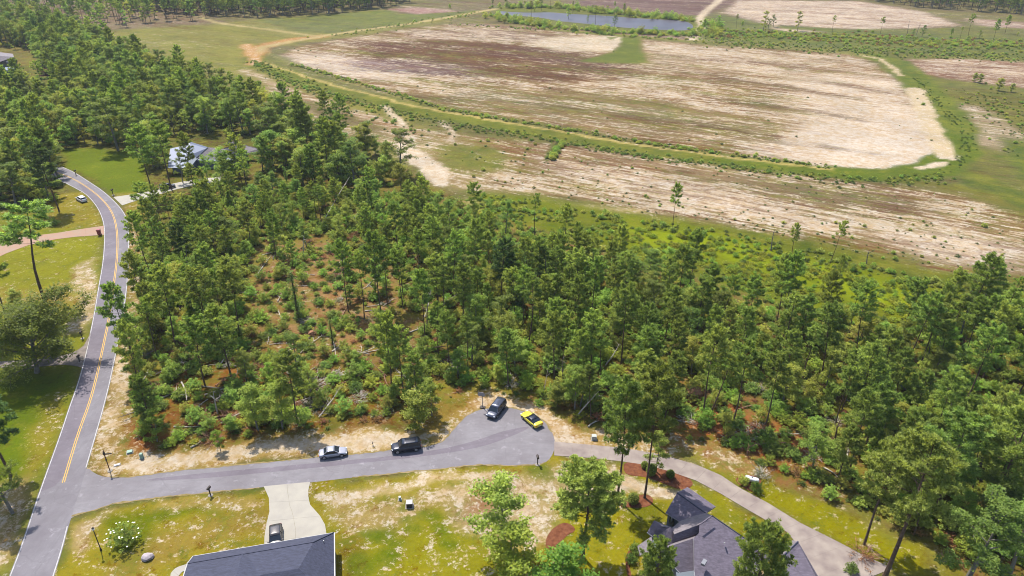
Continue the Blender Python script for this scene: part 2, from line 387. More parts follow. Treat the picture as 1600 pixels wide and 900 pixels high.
# --- yards, verges and lawns
STRAW = D(196,170,112)
layer([(-300,1200),(-100,1100),(10,905),(110,640),(160,400),(110,330),(-300,330)], D(146,148,60), (.06,.35,0,.12), 2)
layer([(-300,365),(160,370),(152,450),(135,520),(60,500),(-300,520)], D(160,158,62), (.08,.25,0,.1), 3)
layer([(-300,575),(118,580),(95,660),(60,760),(20,860),(-300,900)], D(116,134,38), (.0,.3,0,.1), 2.5)
layer([(95,232),(150,230),(230,240),(235,298),(200,303),(175,306),(140,280),(108,262)], D(122,138,36), (.0,.25,0,.05), 2)
layer([(118,415),(150,400),(150,480),(132,520),(110,520),(118,470)], D(206,184,140), (.55,.2,0,.2), 1.5, amount=.8)
layer([(60,640),(98,610),(92,690),(60,740),(30,780)], D(176,156,80), (.3,.2,0,.1), 2, amount=.7)
layer([(-20,760),(50,745),(48,800),(30,860),(-40,905)], D(196,168,124), (.5,.35,0,.3), 2, amount=.8)
layer([(60,305),(135,300),(158,335),(160,356),(60,356)], D(166,152,70), (.12,.25,0,.15), 2)
layer([(0,450),(60,455),(110,440),(115,480),(20,490)], D(190,160,106), (.2,.25,0,.3), 3, amount=.6)
# verge right of the road
layer([(203,345),(222,360),(222,440),(208,520),(200,600),(215,660),(222,720),(160,745),(137,730),(165,635),(185,545),(200,450)], D(178,150,96), (.4,.35,0,.2), 1)
layer([(200,470),(215,500),(200,560),(205,620),(185,670),(165,680),(185,560)], D(206,182,136), (.6,.15,0,.15), 1.2, amount=.7)
layer([(180,305),(235,298),(232,335),(215,350),(200,330)], D(164,150,70), (.1,.3,0,.1), 2)
layer([(215,650),(250,690),(215,720),(200,690)], D(158,108,72), (.1,.1,0,.3), 1.5)
# verge north of the street
layer([(136,732),(215,716),(300,704),(430,680),(560,668),(640,674),(690,655),(720,635),(740,620),(770,600),(830,630),(890,660),(960,680),(1060,700),(1060,722),(867,705),(690,696),(550,712),(400,726),(200,750)], D(196,166,108), (.45,.22,0,.15), 1.2)
layer([(180,728),(300,712),(430,690),(600,678),(680,680),(600,700),(400,714),(250,734),(205,742)], D(228,204,160), (.8,.1,0,.1), .8, amount=.85)
layer([(640,650),(720,605),(770,600),(755,625),(720,645),(690,672),(660,676)], D(178,150,84), (.12,.35,0,.2), 1.5, amount=.8)
layer([(735,642),(775,632),(810,634),(850,655),(870,690),(900,692),(930,690),(880,655),(830,628),(760,618),(730,630)], D(216,182,136), (.6,.15,0,.2), .8, amount=.8)
layer([(1050,690),(1130,700),(1250,770),(1340,815),(1440,850),(1450,900),(1390,895),(1300,850),(1200,790),(1100,735)], D(158,152,58), (.12,.25,0,.1), 1.5)
layer([(980,680),(1060,680),(1180,715),(1190,745),(1150,745),(1100,722),(1030,705)], D(186,150,106), (.35,.45,0,.3), 2)
# south of the street: front yards
layer([(60,1100),(85,905),(112,808),(180,788),(400,764),(700,732),(866,712),(1050,735),(1200,812),(1240,850),(1290,905),(1300,1300),(60,1300)], D(172,158,72), (.2,.3,0,.15), .8)
layer([(100,855),(118,812),(180,790),(140,830),(128,860)], D(204,178,136), (.5,.15,0,.2), 1, amount=.8)
layer([(170,800),(250,795),(330,790),(330,806),(250,815),(240,840),(215,870),(175,870),(160,840)], D(112,128,36), (.0,.3,0,.1), 1.5, amount=.85)
layer([(245,838),(400,790),(418,800),(415,830),(300,860),(200,900),(160,905),(180,870)], D(172,148,86), (.2,.35,0,.15), 2, amount=.8)
layer([(250,783),(400,770),(412,790),(330,800),(250,795)], D(196,170,112), (.4,.2,0,.1), 1, amount=.7)
layer([(500,775),(560,758),(700,740),(800,735),(800,745),(700,755),(600,770),(530,790)], D(220,196,148), (.7,.12,0,.1), 1, amount=.85)
layer([(510,795),(640,775),(700,770),(700,790),(600,850),(560,850),(540,820)], D(192,168,118), (.5,.3,0,.15), 1.5, amount=.8)
layer([(560,835),(700,800),(790,830),(800,900),(560,900),(540,870)], D(160,156,62), (.22,.2,0,.1), 2, amount=.85)
layer([(690,770),(760,750),(860,735),(950,725),(975,745),(960,790),(880,790),(870,850),(790,860),(720,820)], D(204,180,138), (.6,.3,0,.2), 2, amount=.85)
layer([(728,765),(770,762),(778,795),(740,798)], D(186,144,112), (.1,.1,0,.25), 1, amount=.9)
layer([(975,745),(1060,765),(1085,770),(1130,800),(1120,806),(1060,775),(1000,768),(965,770)], D(226,208,184), (.8,.12,0,.1), 1, amount=.9)
layer([(1085,755),(1130,780),(1200,815),(1240,850),(1170,845),(1110,805)], D(154,152,58), (.08,.25,0,.1), 1.2, amount=.9)
layer([(880,790),(965,790),(1040,795),(1030,850),(980,870),(960,905),(870,905)], D(168,160,64), (.15,.3,0,.1), 2, amount=.85)
layer([(970,788),(1045,785),(1045,835),(1010,850),(985,830)], D(112,118,42), (.0,.3,0,.1), 1.5, amount=.7)  # cast shadow of the two tall pines, painted as darker lawn
layer([(505,850),(560,838),(575,870),(560,905),(530,905)], D(150,136,62), (.15,.3,0,.3), 1)
for cx, cy, r in ((578,838,1.6),(597,838,1.6),(612,850,1.0),(645,830,1.2),(690,833,1.4),(683,812,1.2),(600,870,1.8),(560,880,2.2),(612,868,1.0),(640,812,.9),(638,790,1.2),(845,735,1.8),(700,853,1.3),(665,810,1.)):
    layer([(cx,cy),(cx+4,cy)], D(104,126,42), (.0,.3,0,.1), .8, line=r * .8, amount=.7)

cols = np.concatenate([C.reshape(-1, 3), np.ones((C.shape[0] * C.shape[1], 1), np.float32)], 1)
NRr = len(ys); V = np.stack([GX, GY, np.zeros_like(GX)], -1).reshape(-1, 3)
ii = (np.arange(NRr - 1)[:, None] * NC + np.arange(NC - 1)[None, :]).reshape(-1)
F = np.stack([ii, ii + 1, ii + NC + 1, ii + NC], 1).astype(np.int32)
gm = bpy.data.meshes.new('ground')
gm.vertices.add(len(V)); gm.vertices.foreach_set('co', V.reshape(-1))
gm.loops.add(F.size); gm.loops.foreach_set('vertex_index', F.reshape(-1))
gm.polygons.add(len(F)); gm.polygons.foreach_set('loop_start', np.arange(0, F.size, 4, dtype=np.int32))
gm.update(calc_edges=True)
a = gm.attributes.new('soil', 'FLOAT_COLOR', 'POINT'); a.data.foreach_set('color', cols.reshape(-1))
a = gm.attributes.new('cover', 'FLOAT_COLOR', 'POINT'); a.data.foreach_set('color', PA.reshape(-1))

def ground_mat():
    m = bpy.data.materials.new('ground'); m.use_nodes = True; t = m.node_tree; N = t.nodes; L = t.links
    b = N["Principled BSDF"]; b.inputs['Roughness'].default_value = 0.95; b.inputs['Specular IOR Level'].default_value = 0.08
    tc = N.new('ShaderNodeTexCoord'); A = N.new('ShaderNodeAttribute'); A.attribute_name = 'soil'
    B = N.new('ShaderNodeAttribute'); B.attribute_name = 'cover'
    sep = N.new('ShaderNodeSeparateColor'); L.new(B.outputs['Color'], sep.inputs[0])
    def noise(scale, detail, off=0, vec=None, rough=.6, dist=0):
        n = N.new('ShaderNodeTexNoise'); n.inputs['Scale'].default_value = scale; n.inputs['Detail'].default_value = detail
        n.inputs['Roughness'].default_value = rough; n.inputs['Distortion'].default_value = dist
        mp = N.new('ShaderNodeMapping'); mp.inputs['Location'].default_value = (off, off * .7, off * .3)
        L.new(vec if vec is not None else tc.outputs['Object'], mp.inputs[0]); L.new(mp.outputs[0], n.inputs['Vector'])
        return n.outputs['Fac']
    def math_(op, a, b=None, c=None, clamp=False):
        n = N.new('ShaderNodeMath'); n.operation = op; n.use_clamp = clamp
        for k, v in enumerate((a, b, c)):
            if v is None: continue
            if isinstance(v, (int, float)): n.inputs[k].default_value = v
            else: L.new(v, n.inputs[k])
        return n.outputs[0]
    ang = STREAK_ANGLE
    mp = N.new('ShaderNodeMapping'); mp.vector_type = 'POINT'; mp.inputs['Rotation'].default_value = (0, 0, -ang)
    L.new(tc.outputs['Object'], mp.inputs[0])
    mp2 = N.new('ShaderNodeMapping'); mp2.inputs['Scale'].default_value = (0.16, 1, 1); L.new(mp.outputs[0], mp2.inputs[0])
    sv = mp2.outputs[0]
    def rng(v, lo=.36, hi=.64):
        n = N.new('ShaderNodeMapRange'); n.inputs[1].default_value = lo; n.inputs[2].default_value = hi; L.new(v, n.inputs[0]); return n.outputs[0]
    def mixf(f, a, b):
        n = N.new('ShaderNodeMix'); n.data_type = 'FLOAT'; L.new(f, n.inputs[0])
        L.new(a, n.inputs[2]); L.new(b, n.inputs[3]); return n.outputs[0]
    def mixc(f, a, b, bt='MIX'):
        n = N.new('ShaderNodeMix'); n.data_type = 'RGBA'; n.blend_type = bt
        if isinstance(f, float): n.inputs[0].default_value = f
        else: L.new(f, n.inputs[0])
        for k, v in ((6, a), (7, b)):
            if isinstance(v, tuple): n.inputs[k].default_value = v
            else: L.new(v, n.inputs[k])
        return n.outputs[2]
    fine = noise(1.6, 4, 31, rough=.75)
    fine2 = noise(.55, 8, 51, rough=.85)
    def mask(amt, off, fs, soft=6.0, lo=.12):
        blot = math_('ADD', math_('MULTIPLY', noise(fs, 8, off, rough=.78), .72), math_('MULTIPLY', fine, .28))
        stre = math_('ADD', math_('MULTIPLY', noise(.55, 9, off + 5, sv, rough=.8), .45), math_('MULTIPLY', noise(.06, 8, off + 9, sv, rough=.75), .3))
        stre = math_('ADD', stre, math_('MULTIPLY', fine2, .25))
        n = mixf(sep.outputs['Blue'], rng(blot, .40, .60), rng(stre, .435, .565))
        # threshold at 1-amt
        v = math_('SUBTRACT', math_('ADD', n, amt), 1.0)
        v = math_('MULTIPLY_ADD', v, soft, .5, True)
        on = math_('MULTIPLY', amt, 12.0, None, True)
        return math_('MULTIPLY', v, on)
    ms = mask(sep.outputs['Red'], 3, .55, 3.5)
    mg = mask(sep.outputs['Green'], 40, .30, 2.2)
    md = mask(B.outputs['Alpha'], 77, .40, 2.5)
    col = A.outputs['Color']
    # darker litter
    dark = mixc(1.0, col, (.60, .43, .36, 1), 'MULTIPLY'); col = mixc(md, col, dark)
    green_n = mixc(rng(noise(.12, 5, 60)), D(100,116,44,1), D(156,152,70,1))
    col = mixc(math_('MULTIPLY', mg, .72), col, green_n)
    mv = math_('MULTIPLY', math_('MULTIPLY', rng(noise(.035, 7, 140, sv, rough=.75), .5, .62), sep.outputs['Blue']), .12)
    col = mixc(mv, col, D(138,116,128,1))
    sand = mixc(rng(noise(.5, 6, 90)), D(250,236,216,1), D(226,198,160,1))
    col = mixc(math_('MULTIPLY', ms, .85), col, sand)
    # broad tonal drift and grain
    v1 = math_('MULTIPLY_ADD', rng(noise(.05, 5, 12)), .22, .89)
    v2 = math_('MULTIPLY_ADD', rng(fine, .3, .7), .34, .83)
    vv = math_('MULTIPLY', v1, v2)
    hs = N.new('ShaderNodeHueSaturation'); L.new(vv, hs.inputs['Value']); L.new(col, hs.inputs['Color'])
    hs.inputs['Saturation'].default_value = 1.14
    L.new(hs.outputs[0], b.inputs['Base Color'])
    bp = N.new('ShaderNodeBump'); bp.inputs['Strength'].default_value = .5; bp.inputs['Distance'].default_value = .25
    L.new(math_('ADD', fine, noise(.5, 4, 8)), bp.inputs['Height']); L.new(bp.outputs[0], b.inputs['Normal'])
    return m
_a, _b = G(700, 38), G(1350, 86); _c, _d = G(600, 142), G(1320, 262)
STREAK_ANGLE = (math.atan2(_b.y - _a.y, _b.x - _a.x) + math.atan2(_d.y - _c.y, _d.x - _c.x)) / 2
print('streak', math.degrees(math.atan2(_b.y - _a.y, _b.x - _a.x)), math.degrees(math.atan2(_d.y - _c.y, _d.x - _c.x)))
gm.materials.append(ground_mat())
ground = tag(link('ground', gm), 'sandy ground with lawns, woods floor and striped cleared fields', kind='structure')

# ================================================================ ROADS
def asphalt(name, c, patch):
    m = bpy.data.materials.new(name); m.use_nodes = True; t = m.node_tree; N = t.nodes; L = t.links; b = N["Principled BSDF"]
    b.inputs['Roughness'].default_value = .85; b.inputs['Specular IOR Level'].default_value = .25
    tc = N.new('ShaderNodeTexCoord')
    def nz(s, d, lo, hi, sc=(1, 1, 1)):
        mp = N.new('ShaderNodeMapping'); mp.inputs['Scale'].default_value = sc; L.new(tc.outputs['Object'], mp.inputs[0])
        n = N.new('ShaderNodeTexNoise'); n.inputs['Scale'].default_value = s; n.inputs['Detail'].default_value = d; n.inputs['Roughness'].default_value = .7
        L.new(mp.outputs[0], n.inputs[0]); r = N.new('ShaderNodeMapRange'); r.inputs[1].default_value = lo; r.inputs[2].default_value = hi
        L.new(n.outputs[0], r.inputs[0]); return r.outputs[0]
    def mx(f, a, bb, bt='MIX'):
        n = N.new('ShaderNodeMix'); n.data_type = 'RGBA'; n.blend_type = bt; L.new(f, n.inputs[0]) if not isinstance(f, float) else None
        if isinstance(f, float): n.inputs[0].default_value = f
        for k, v in ((6, a), (7, bb)):
            if isinstance(v, tuple): n.inputs[k].default_value = v + (1,)
            else: L.new(v, n.inputs[k])
        return n.outputs[2]
    col = mx(nz(.12, 5, .35, .65), c, patch)
    col = mx(nz(1.2, 6, .45, .8, patch_scale), col, tuple(x * .72 for x in c))
    col = mx(nz(.5, 7, .58, .72), col, tuple(min(1, x * 1.35) for x in c))
    vo = N.new('ShaderNodeTexVoronoi'); vo.feature = 'DISTANCE_TO_EDGE'; vo.inputs['Scale'].default_value = .11
    ds = N.new('ShaderNodeMixRGB'); nn = N.new('ShaderNodeTexNoise'); nn.inputs['Scale'].default_value = .6; L.new(tc.outputs['Object'], nn.inputs[0])
    ds.inputs[0].default_value = .12; L.new(tc.outputs['Object'], ds.inputs[1]); L.new(nn.outputs[1], ds.inputs[2]); ds.blend_type = 'ADD'; ds.inputs[0].default_value = 2.5
    L.new(ds.outputs[0], vo.inputs['Vector'])
    cr = N.new('ShaderNodeMapRange'); cr.inputs[1].default_value = .0; cr.inputs[2].default_value = .012; cr.inputs[3].default_value = .2; cr.inputs[4].default_value = 0
    L.new(vo.outputs['Distance'], cr.inputs[0]); col = mx(cr.outputs[0], col, tuple(x * .45 for x in c))
    L.new(col, b.inputs['Base Color'])
    bp = N.new('ShaderNodeBump'); bp.inputs['Strength'].default_value = .15; n3 = N.new('ShaderNodeTexNoise'); n3.inputs['Scale'].default_value = 12
    L.new(tc.outputs['Object'], n3.inputs[0]); L.new(n3.outputs[0], bp.inputs['Height']); L.new(bp.outputs[0], b.inputs['Normal'])
    return m
patch_scale = (1, .25, 1)
M['asphalt'] = asphalt('road asphalt', D(174,168,174), D(150,142,149))
patch_scale = (.3, 1, 1)
M['asphalt2'] = asphalt('street asphalt', D(182,176,181), D(158,150,155))
M['white_line'] = mat('worn white paint', (.34,.33,.31), .8, .2, col2=(.20,.19,.19), nscale=1.4, noise=.4)
M['yellow_line'] = mat('worn yellow paint', (.42,.25,.045), .8, .2, col2=(.32,.20,.06), nscale=1.4, noise=.4)
M['concrete'] = mat('pale concrete', D(232,224,206), .85, .2, col2=D(216,208,194), nscale=.5, noise=.2)
M['concrete_old'] = mat('weathered concrete', D(218,202,188), .9, .15, col2=D(178,160,154), nscale=.45, noise=.3)
M['paver'] = mat('pink paving', D(226,176,148), .9, .15, col2=D(212,186,160), nscale=.3, noise=.3)
M['gravel_drive'] = mat('sandy gravel', D(198,182,170), .95, .1, col2=D(150,138,130), nscale=.8, noise=.4)
M['mulch'] = mat('pine straw mulch', D(178,118,84), .95, .05, col2=D(132,78,56), nscale=1.6, noise=.5, bump=.6)
M['edge_sand'] = mat('sand drift', D(206,184,150), .95, .05, col2=D(180,160,130), nscale=1.5, noise=.3)

RL = [(-60,1080),(-25,1000),(8,915),(33,852),(60,770),(93,680),(107,637),(120,602),(130,567),(140,522),(147,487),(153,450),(160,412),(163,375),(162,350),(155,330),(145,315),(132,302),(117,294),(100,285),(60,270),(0,256),(-80,244)]
RR_ = [(34,1080),(55,1000),(80,915),(99,855),(107,822),(136,730),(155,665),(164,632),(172,600),(179,567),(185,537),(191,505),(196,475),(200,437),(202,400),(202,362),(199,341),(191,327),(177,312),(160,297),(140,284),(120,271),(102,262),(60,247),(0,235),(-80,224)]
def smooth(pts, k=2, closed=False):
    for _ in range(k):
        o = []
        if not closed: o.append(pts[0])
        n = len(pts)
        for i in range(n if closed else n - 1):
            a, b = pts[i], pts[(i + 1) % n]
            o.append((a[0] * .75 + b[0] * .25, a[1] * .75 + b[1] * .25)); o.append((a[0] * .25 + b[0] * .75, a[1] * .25 + b[1] * .75))
        if not closed: o.append(pts[-1])
        pts = o
    return pts
RLs, RRs = smooth(RL, 2), smooth(RR_, 2)
tag(sheet('road', P2(RLs + RRs[::-1]), 0.010, M['asphalt']), 'grey two lane asphalt road curving up the left side', kind='structure')
STREET = [(107,822),(112,806),(150,796),(177,787),(250,777),(325,770),(412,761),(485,754),(550,746),(625,739),(700,731),(750,726),(800,728),(825,727),(845,725),(857,720),(865,707),(868,692),(863,675),(851,658),(832,646),(805,638),(775,635),(748,640),(728,650),(714,664),(703,678),(690,691),(657,699),(612,703),(550,710),(500,714),(400,724),(300,733),(250,739),(200,746),(165,746),(148,740),(136,730),(112,740),(90,810)]
tag(sheet('street', P2(smooth(STREET, 1, True)), 0.006, M['asphalt2']), 'grey asphalt side street ending in a round turning circle', kind='structure')
def strip_mesh(name, pts, hw_, z, m, off=0.0, px=True, jag=0.0):
    w_ = [Vector(p) for p in (P2(pts) if px else pts)]; mb = MB(); A = []
    for i, p in enumerate(w_):
        d = (w_[min(i + 1, len(w_) - 1)] - w_[max(i - 1, 0)]).normalized(); n = Vector((-d.y, d.x))
        j1, j2 = (rnd.uniform(-jag, jag), rnd.uniform(-jag, jag)) if jag else (0, 0)
        A.append((p + n * (off + hw_ + j1), p + n * (off - hw_ + j2)))
    for (a, b), (c, d) in zip(A, A[1:]): mb.quad((b.x, b.y, z), (d.x, d.y, z), (c.x, c.y, z), (a.x, a.y, z))
    return mb.build(name, m)
tag(strip_mesh('edge_line', smooth(RL, 3), .075, .016, M['white_line'], off=-.16), kind='structure', label='white edge line along the outer left side of the road')
tag(strip_mesh('edge_line', smooth(RR_[5:], 3), .075, .016, M['white_line'], off=.16), kind='structure', label='white edge line along the right side of the road above the junction')
tag(strip_mesh('edge_line', smooth(RR_[:5], 2), .075, .016, M['white_line'], off=.16), kind='structure', label='white edge line beside the road below the junction')
YL = [(99,754),(122,677),(140,630),(152,585),(162,537),(170,500),(177,450),(183,405),(184,365),(177,333),(160,311),(140,295),(120,282),(95,271),(50,257),(-60,240)]
YLs = smooth(YL, 3)
for s_ in (-1, 1):
    tag(strip_mesh('centre_line', YLs, .07, .016, M['yellow_line'], off=.15 * s_), kind='structure', label='%s yellow centre line of the road' % ('left' if s_ > 0 else 'right'))
# older, darker surfacing on one half of each road
M['asphalt_dark'] = asphalt('older asphalt', D(166,156,166), D(140,129,139))
YLo = [(7 + 1.0 * a, b) for a, b in YL]
tag(sheet('road_lane', P2(smooth([(60,770),(99,754)] + YL[1:13], 2) + smooth(RL[3:18], 2)[::-1]), .0125, M['asphalt_dark']), 'darker older asphalt of the left lane', kind='structure')
tag(sheet('street_lane', P2(smooth([(205,752),(300,741),(400,732),(500,723),(612,713),(690,702),(740,690),(790,672),(838,664),(790,686),(740,702),(640,716),(500,730),(400,740),(300,749)], 2, True)), .0105, M['asphalt_dark']), 'darker worn band along the middle of the street', kind='structure')
# ragged verge creeping over the asphalt edge
def resample(pts, step):
    w_ = [Vector(p) for p in P2(pts)]; out = []
    for a, b in zip(w_, w_[1:]):
        n = max(1, int((b - a).length / step))
        for i in range(n): out.append(tuple(a.lerp(b, i / n)))
    return out
M['verge'] = mat('ragged dry verge', D(168,150,88), .95, .05, col2=D(206,182,136), nscale=1.2, noise=.3)
for nm, pts in (('street_verge', STREET[1:7]), ('street_verge', STREET[8:16]), ('street_verge', STREET[18:37])):
    tag(strip_mesh(nm, resample(pts, .6), .14, .022, M['verge'], px=False, jag=.13), kind='structure', label='ragged dry grass and sand edge of the street')

# concrete drives cut in slabs
def lerp_poly(pts, t):
    w_ = [Vector(p) for p in pts]; L_ = [0]
    for a, b in zip(w_, w_[1:]): L_.append(L_[-1] + (b - a).length)
    s = t * L_[-1]
    for i in range(len(w_) - 1):
        if s <= L_[i + 1] + 1e-9: return w_[i].lerp(w_[i + 1], (s - L_[i]) / max(1e-9, L_[i + 1] - L_[i]))
    return w_[-1]
def slab_drive(root, A, B, n, m, cross=1, z=.05, gap=.012, zoff=0):
    A, B = P2(A), P2(B)
    for i in range(n):
        t0, t1 = i / n, (i + 1) / n; sub = 4
        for c in range(cross):
            c0, c1 = c / cross, (c + 1) / cross
            top, bot = [], []
            for k in range(sub + 1):
                t_ = t0 + (t1 - t0) * k / sub; pa, pb = lerp_poly(A, t_), lerp_poly(B, t_)
                top.append(pa.lerp(pb, c0)); bot.append(pa.lerp(pb, c1))
            poly = top + bot[::-1]; ctr = sum(poly, Vector((0, 0))) / len(poly)
            out = []
            for q in poly:
                d = ctr - q; out.append(tuple(q + d.normalized() * gap))
            sheet('concrete_slab', out, z + rnd.uniform(-.004, .004), m, root, th=z - .001)
dr = tag(empty('driveway', G(450, 800)), 'pale concrete driveway flaring out to the street before the near house', kind='structure')
dr.location = (0, 0, 0)
slab_drive(dr, [(412,760),(420,778),(421,800),(416,820),(413,840),(413,880)], [(485,753),(481,770),(484,788),(500,806),(508,820),(511,840),(514,870)], 4, M['concrete'], 2)
dr = tag(empty('driveway', (0, 0, 0)), 'long grey concrete driveway running from the turning circle to the right hand house', kind='structure')
slab_drive(dr, [(866,690),(920,695),(975,700),(1025,709),(1060,718),(1090,727),(1125,742),(1155,762),(1200,786),(1250,817),(1310,847),(1350,868),(1395,888)],
           [(866,712),(925,716),(970,721),(1012,727),(1050,738),(1087,751),(1125,771),(1162,793),(1200,815),(1228,830),(1245,850),(1270,890),(1290,930)], 17, M['concrete_old'], 1)
dr = tag(empty('driveway', (0, 0, 0)), 'pale concrete driveway beside the bright lawn behind the road bend', kind='structure')
slab_drive(dr, [(177,308),(205,304),(235,299),(265,288),(300,281),(345,276)], [(191,321),(215,313),(242,306),(275,296),(305,289),(345,284)], 7, M['concrete'])
dr = tag(empty('driveway', (0, 0, 0)), 'pinkish paved driveway crossing the left lawn to the road', kind='structure')
slab_drive(dr, [(162,353),(120,359),(90,364),(40,370),(0,375),(-80,382)], [(163,367),(120,370),(87,374),(45,383),(10,396),(-60,430)], 8, M['paver'])
dr = tag(empty('driveway', (0, 0, 0)), 'pale sandy driveway under the spreading oak left of the road', kind='structure')
slab_drive(dr, [(142,520),(130,542),(110,553),(60,561),(0,565),(-80,568)], [(128,575),(120,572),(100,570),(60,573),(0,575),(-80,582)], 6, M['gravel_drive'])
dr = tag(empty('sidewalk', (0, 0, 0)), 'curved pale concrete walk at the left corner of the near house', kind='structure')
slab_drive(dr, [(310,880),(290,882),(275,887),(267,895),(264,912),(264,940)], [(310,890),(295,890),(284,894),(278,902),(276,915),(276,940)], 5, M['concrete'])
for k, (pts, lb) in enumerate(((([(975,723),(990,722),(1010,726),(1030,730),(1060,738),(1084,752),(1080,762),(1065,766),(1040,757),(1010,745),(980,743),(974,734)]), 'orange pine straw bed with clipped shrubs beside the long driveway'),
    ([(962,782),(985,777),(1010,771),(1022,780),(1018,790),(1000,794),(966,792)], 'orange pine straw bed round two tall pine trunks'),
    ([(885,815),(903,828),(882,838),(874,858),(858,860),(851,850),(856,835),(868,822)], 'orange pine straw patch left of the round pine'),
    ([(1146,748),(1165,741),(1186,745),(1192,757),(1180,771),(1160,762)], 'orange pine straw bed under the white propane tank'),
    ([(982,860),(990,858),(984,870),(984,890),(990,910),(984,912),(978,890),(977,872)], 'thin mulch strip edging the lawn by the right hand house'))):
    tag(sheet('mulch_bed', P2(smooth(pts, 2, True)), .035, M['mulch'], th=.033), lb, kind='structure')
# pond
M['water'] = mat('pond water', (.055,.047,.058), .45, .12, noise=.5, nscale=.03)
POND = [(778,17),(800,19),(830,20),(862,19),(890,22),(940,24),(1000,29),(1045,31),(1072,33),(1083,39),(1083,45),(1070,48),(1040,47),(1000,45),(960,42),(930,39),(905,36),(880,34),(862,31),(840,27),(815,25),(785,24)]
tag(sheet('pond', P2(smooth(POND, 2, True)), .03, M['water']), 'long pale reflecting pond at the far edge of the fields', kind='structure')
# ================================================================ HOUSES
def shingle(name, c):
    m = bpy.data.materials.new(name); m.use_nodes = True; t = m.node_tree; N = t.nodes; L = t.links; b = N["Principled BSDF"]
    b.inputs['Roughness'].default_value = .85; b.inputs['Specular IOR Level'].default_value = .3
    tc = N.new('ShaderNodeTexCoord'); n = N.new('ShaderNodeTexNoise'); n.inputs['Scale'].default_value = 2.2; n.inputs['Detail'].default_value = 6; n.inputs['Roughness'].default_value = .8
    mp = N.new('ShaderNodeMapping'); mp.inputs['Rotation'].default_value = (0, 0, -.2); mp.inputs['Scale'].default_value = (.5, 1.6, 1.6); L.new(tc.outputs['Object'], mp.inputs[0]); L.new(mp.outputs[0], n.inputs[0])
    r = N.new('ShaderNodeMapRange'); r.inputs[1].default_value = .4; r.inputs[2].default_value = .62; L.new(n.outputs[0], r.inputs[0])
    x = N.new('ShaderNodeMix'); x.data_type = 'RGBA'; x.inputs[6].default_value = c + (1,); x.inputs[7].default_value = tuple(k * 1.75 for k in c) + (1,)
    L.new(r.outputs[0], x.inputs[0]); L.new(x.outputs[2], b.inputs['Base Color'])
    wv = N.new('ShaderNodeTexWave'); wv.inputs['Scale'].default_value = 1.1; wv.wave_type = 'BANDS'; wv.bands_direction = 'Z'; wv.inputs['Distortion'].default_value = .4
    L.new(tc.outputs['Object'], wv.inputs[0]); bp = N.new('ShaderNodeBump'); bp.inputs['Strength'].default_value = .12; bp.inputs['Distance'].default_value = .02
    L.new(wv.outputs[0], bp.inputs['Height']); L.new(bp.outputs[0], b.inputs['Normal'])
    return m
M['shingle_blue'] = shingle('blue grey shingles', D(74,77,98)); M['shingle_grey'] = shingle('charcoal shingles', D(126,116,130)); M['shingle_lt'] = shingle('grey brown and sunlit grey shingles', D(146,136,140))  # grey brown also paints sunlight onto slopes of the charcoal roof
M['trim'] = mat('white trim', D(226,224,224), .5, .4); M['brick'] = mat('red brown brick', D(150,92,72), .9, .2, noise=.25, nscale=6)
M['siding'] = mat('pale blue grey siding', D(140,152,166), .7, .3); M['glass'] = mat('window glass', (.02,.025,.03), .08, .8)
M['vent'] = mat('grey metal', (.16,.16,.17), .4, .5, metal=.4); M['metal_roof'] = mat('pale metal roof', D(128,140,170), .45, .5, metal=.15)
def roof(parent, tris, m, name='roof', th=.14):
    mb = MB()
    for q in tris: mb.slab(q, th)
    o = mb.build(name, m, parent); return o
def V3(v, z): return Vector((v[0], v[1], z))
def gut(parent, a, b, m='trim', r=.07, name='gutter'):
    return MB().tube([a, b], r, 4).build(name, M[m], parent)

# --- near house (bottom left of centre): long hip roof with a wing towards the viewer
A = G(302, 869, 2.9); B = G(522, 832, 2.9)
u = (B - A); LW = u.length; u.normalize(); v = Vector((u.y, -u.x, 0))   # v points to the viewer
DP = 11.5; ZR = 2.9 + DP / 2 * .42
h1 = empty('house', (A + B) / 2 + v * DP / 2); h1.location.z = 0; T = h1.location.copy()
def L1(s, t, z): return A + u * s + v * t + Vector((0, 0, z - 2.9)) - T
def H1(s, t, z): p = L1(s, t, 0); p.z = z; return p
rl, rr_ = H1(0, 2.6, 4.4), H1(LW - 2.6, 2.6, 4.4)
zr2 = 4.4; TD = 12.0
W0, W1 = LW * .06, LW * .74; wc = (LW * .30)
# far slope, right hip, front slope, left gable end, wing
fars = [H1(0, 0, 2.9), rl, rr_, H1(LW, 0, 2.9)]
roof(h1, [[H1(0, 0, 2.9), H1(LW, 0, 2.9), rr_, rl][::1]], M['shingle_blue'], 'far_slope')
roof(h1, [[H1(LW, 0, 2.9), H1(LW, TD, 2.9), H1(LW - 4.2, TD * .62, 4.4 + .9), rr_]], M['shingle_blue'], 'hip_slope')
roof(h1, [[rl, rr_, H1(LW - 4.2, TD * .62, 5.3), H1(LW * .5, TD * .62, 5.3), H1(0, TD * .62, 5.3)]], M['shingle_blue'], 'roof')
roof(h1, [[H1(0, TD * .62, 5.3), H1(LW - 4.2, TD * .62, 5.3), H1(LW, TD, 2.9), H1(0, TD, 2.9)]], M['shingle_blue'], 'near_slope')
w0, w1, wm = LW * .27, LW * .47, LW * .37
roof(h1, [[H1(wm, 2.7, 4.62), H1(w0 - 1.8, 8, 4.9), H1(wm, 8, 6.3)], [H1(wm, 2.7, 4.62), H1(wm, 8, 6.3), H1(w1 + 2.6, 8, 4.9)]], M['shingle_blue'], 'cross_gable')
MB().prism([tuple(H1(*q, 0).xy) for q in ((.35, .35), (.35, TD - .35), (LW - .35, TD - .35), (LW - .35, .35))][::-1], 0, 2.8).build('wall', M['brick'], h1); recalc(h1.children[-1])
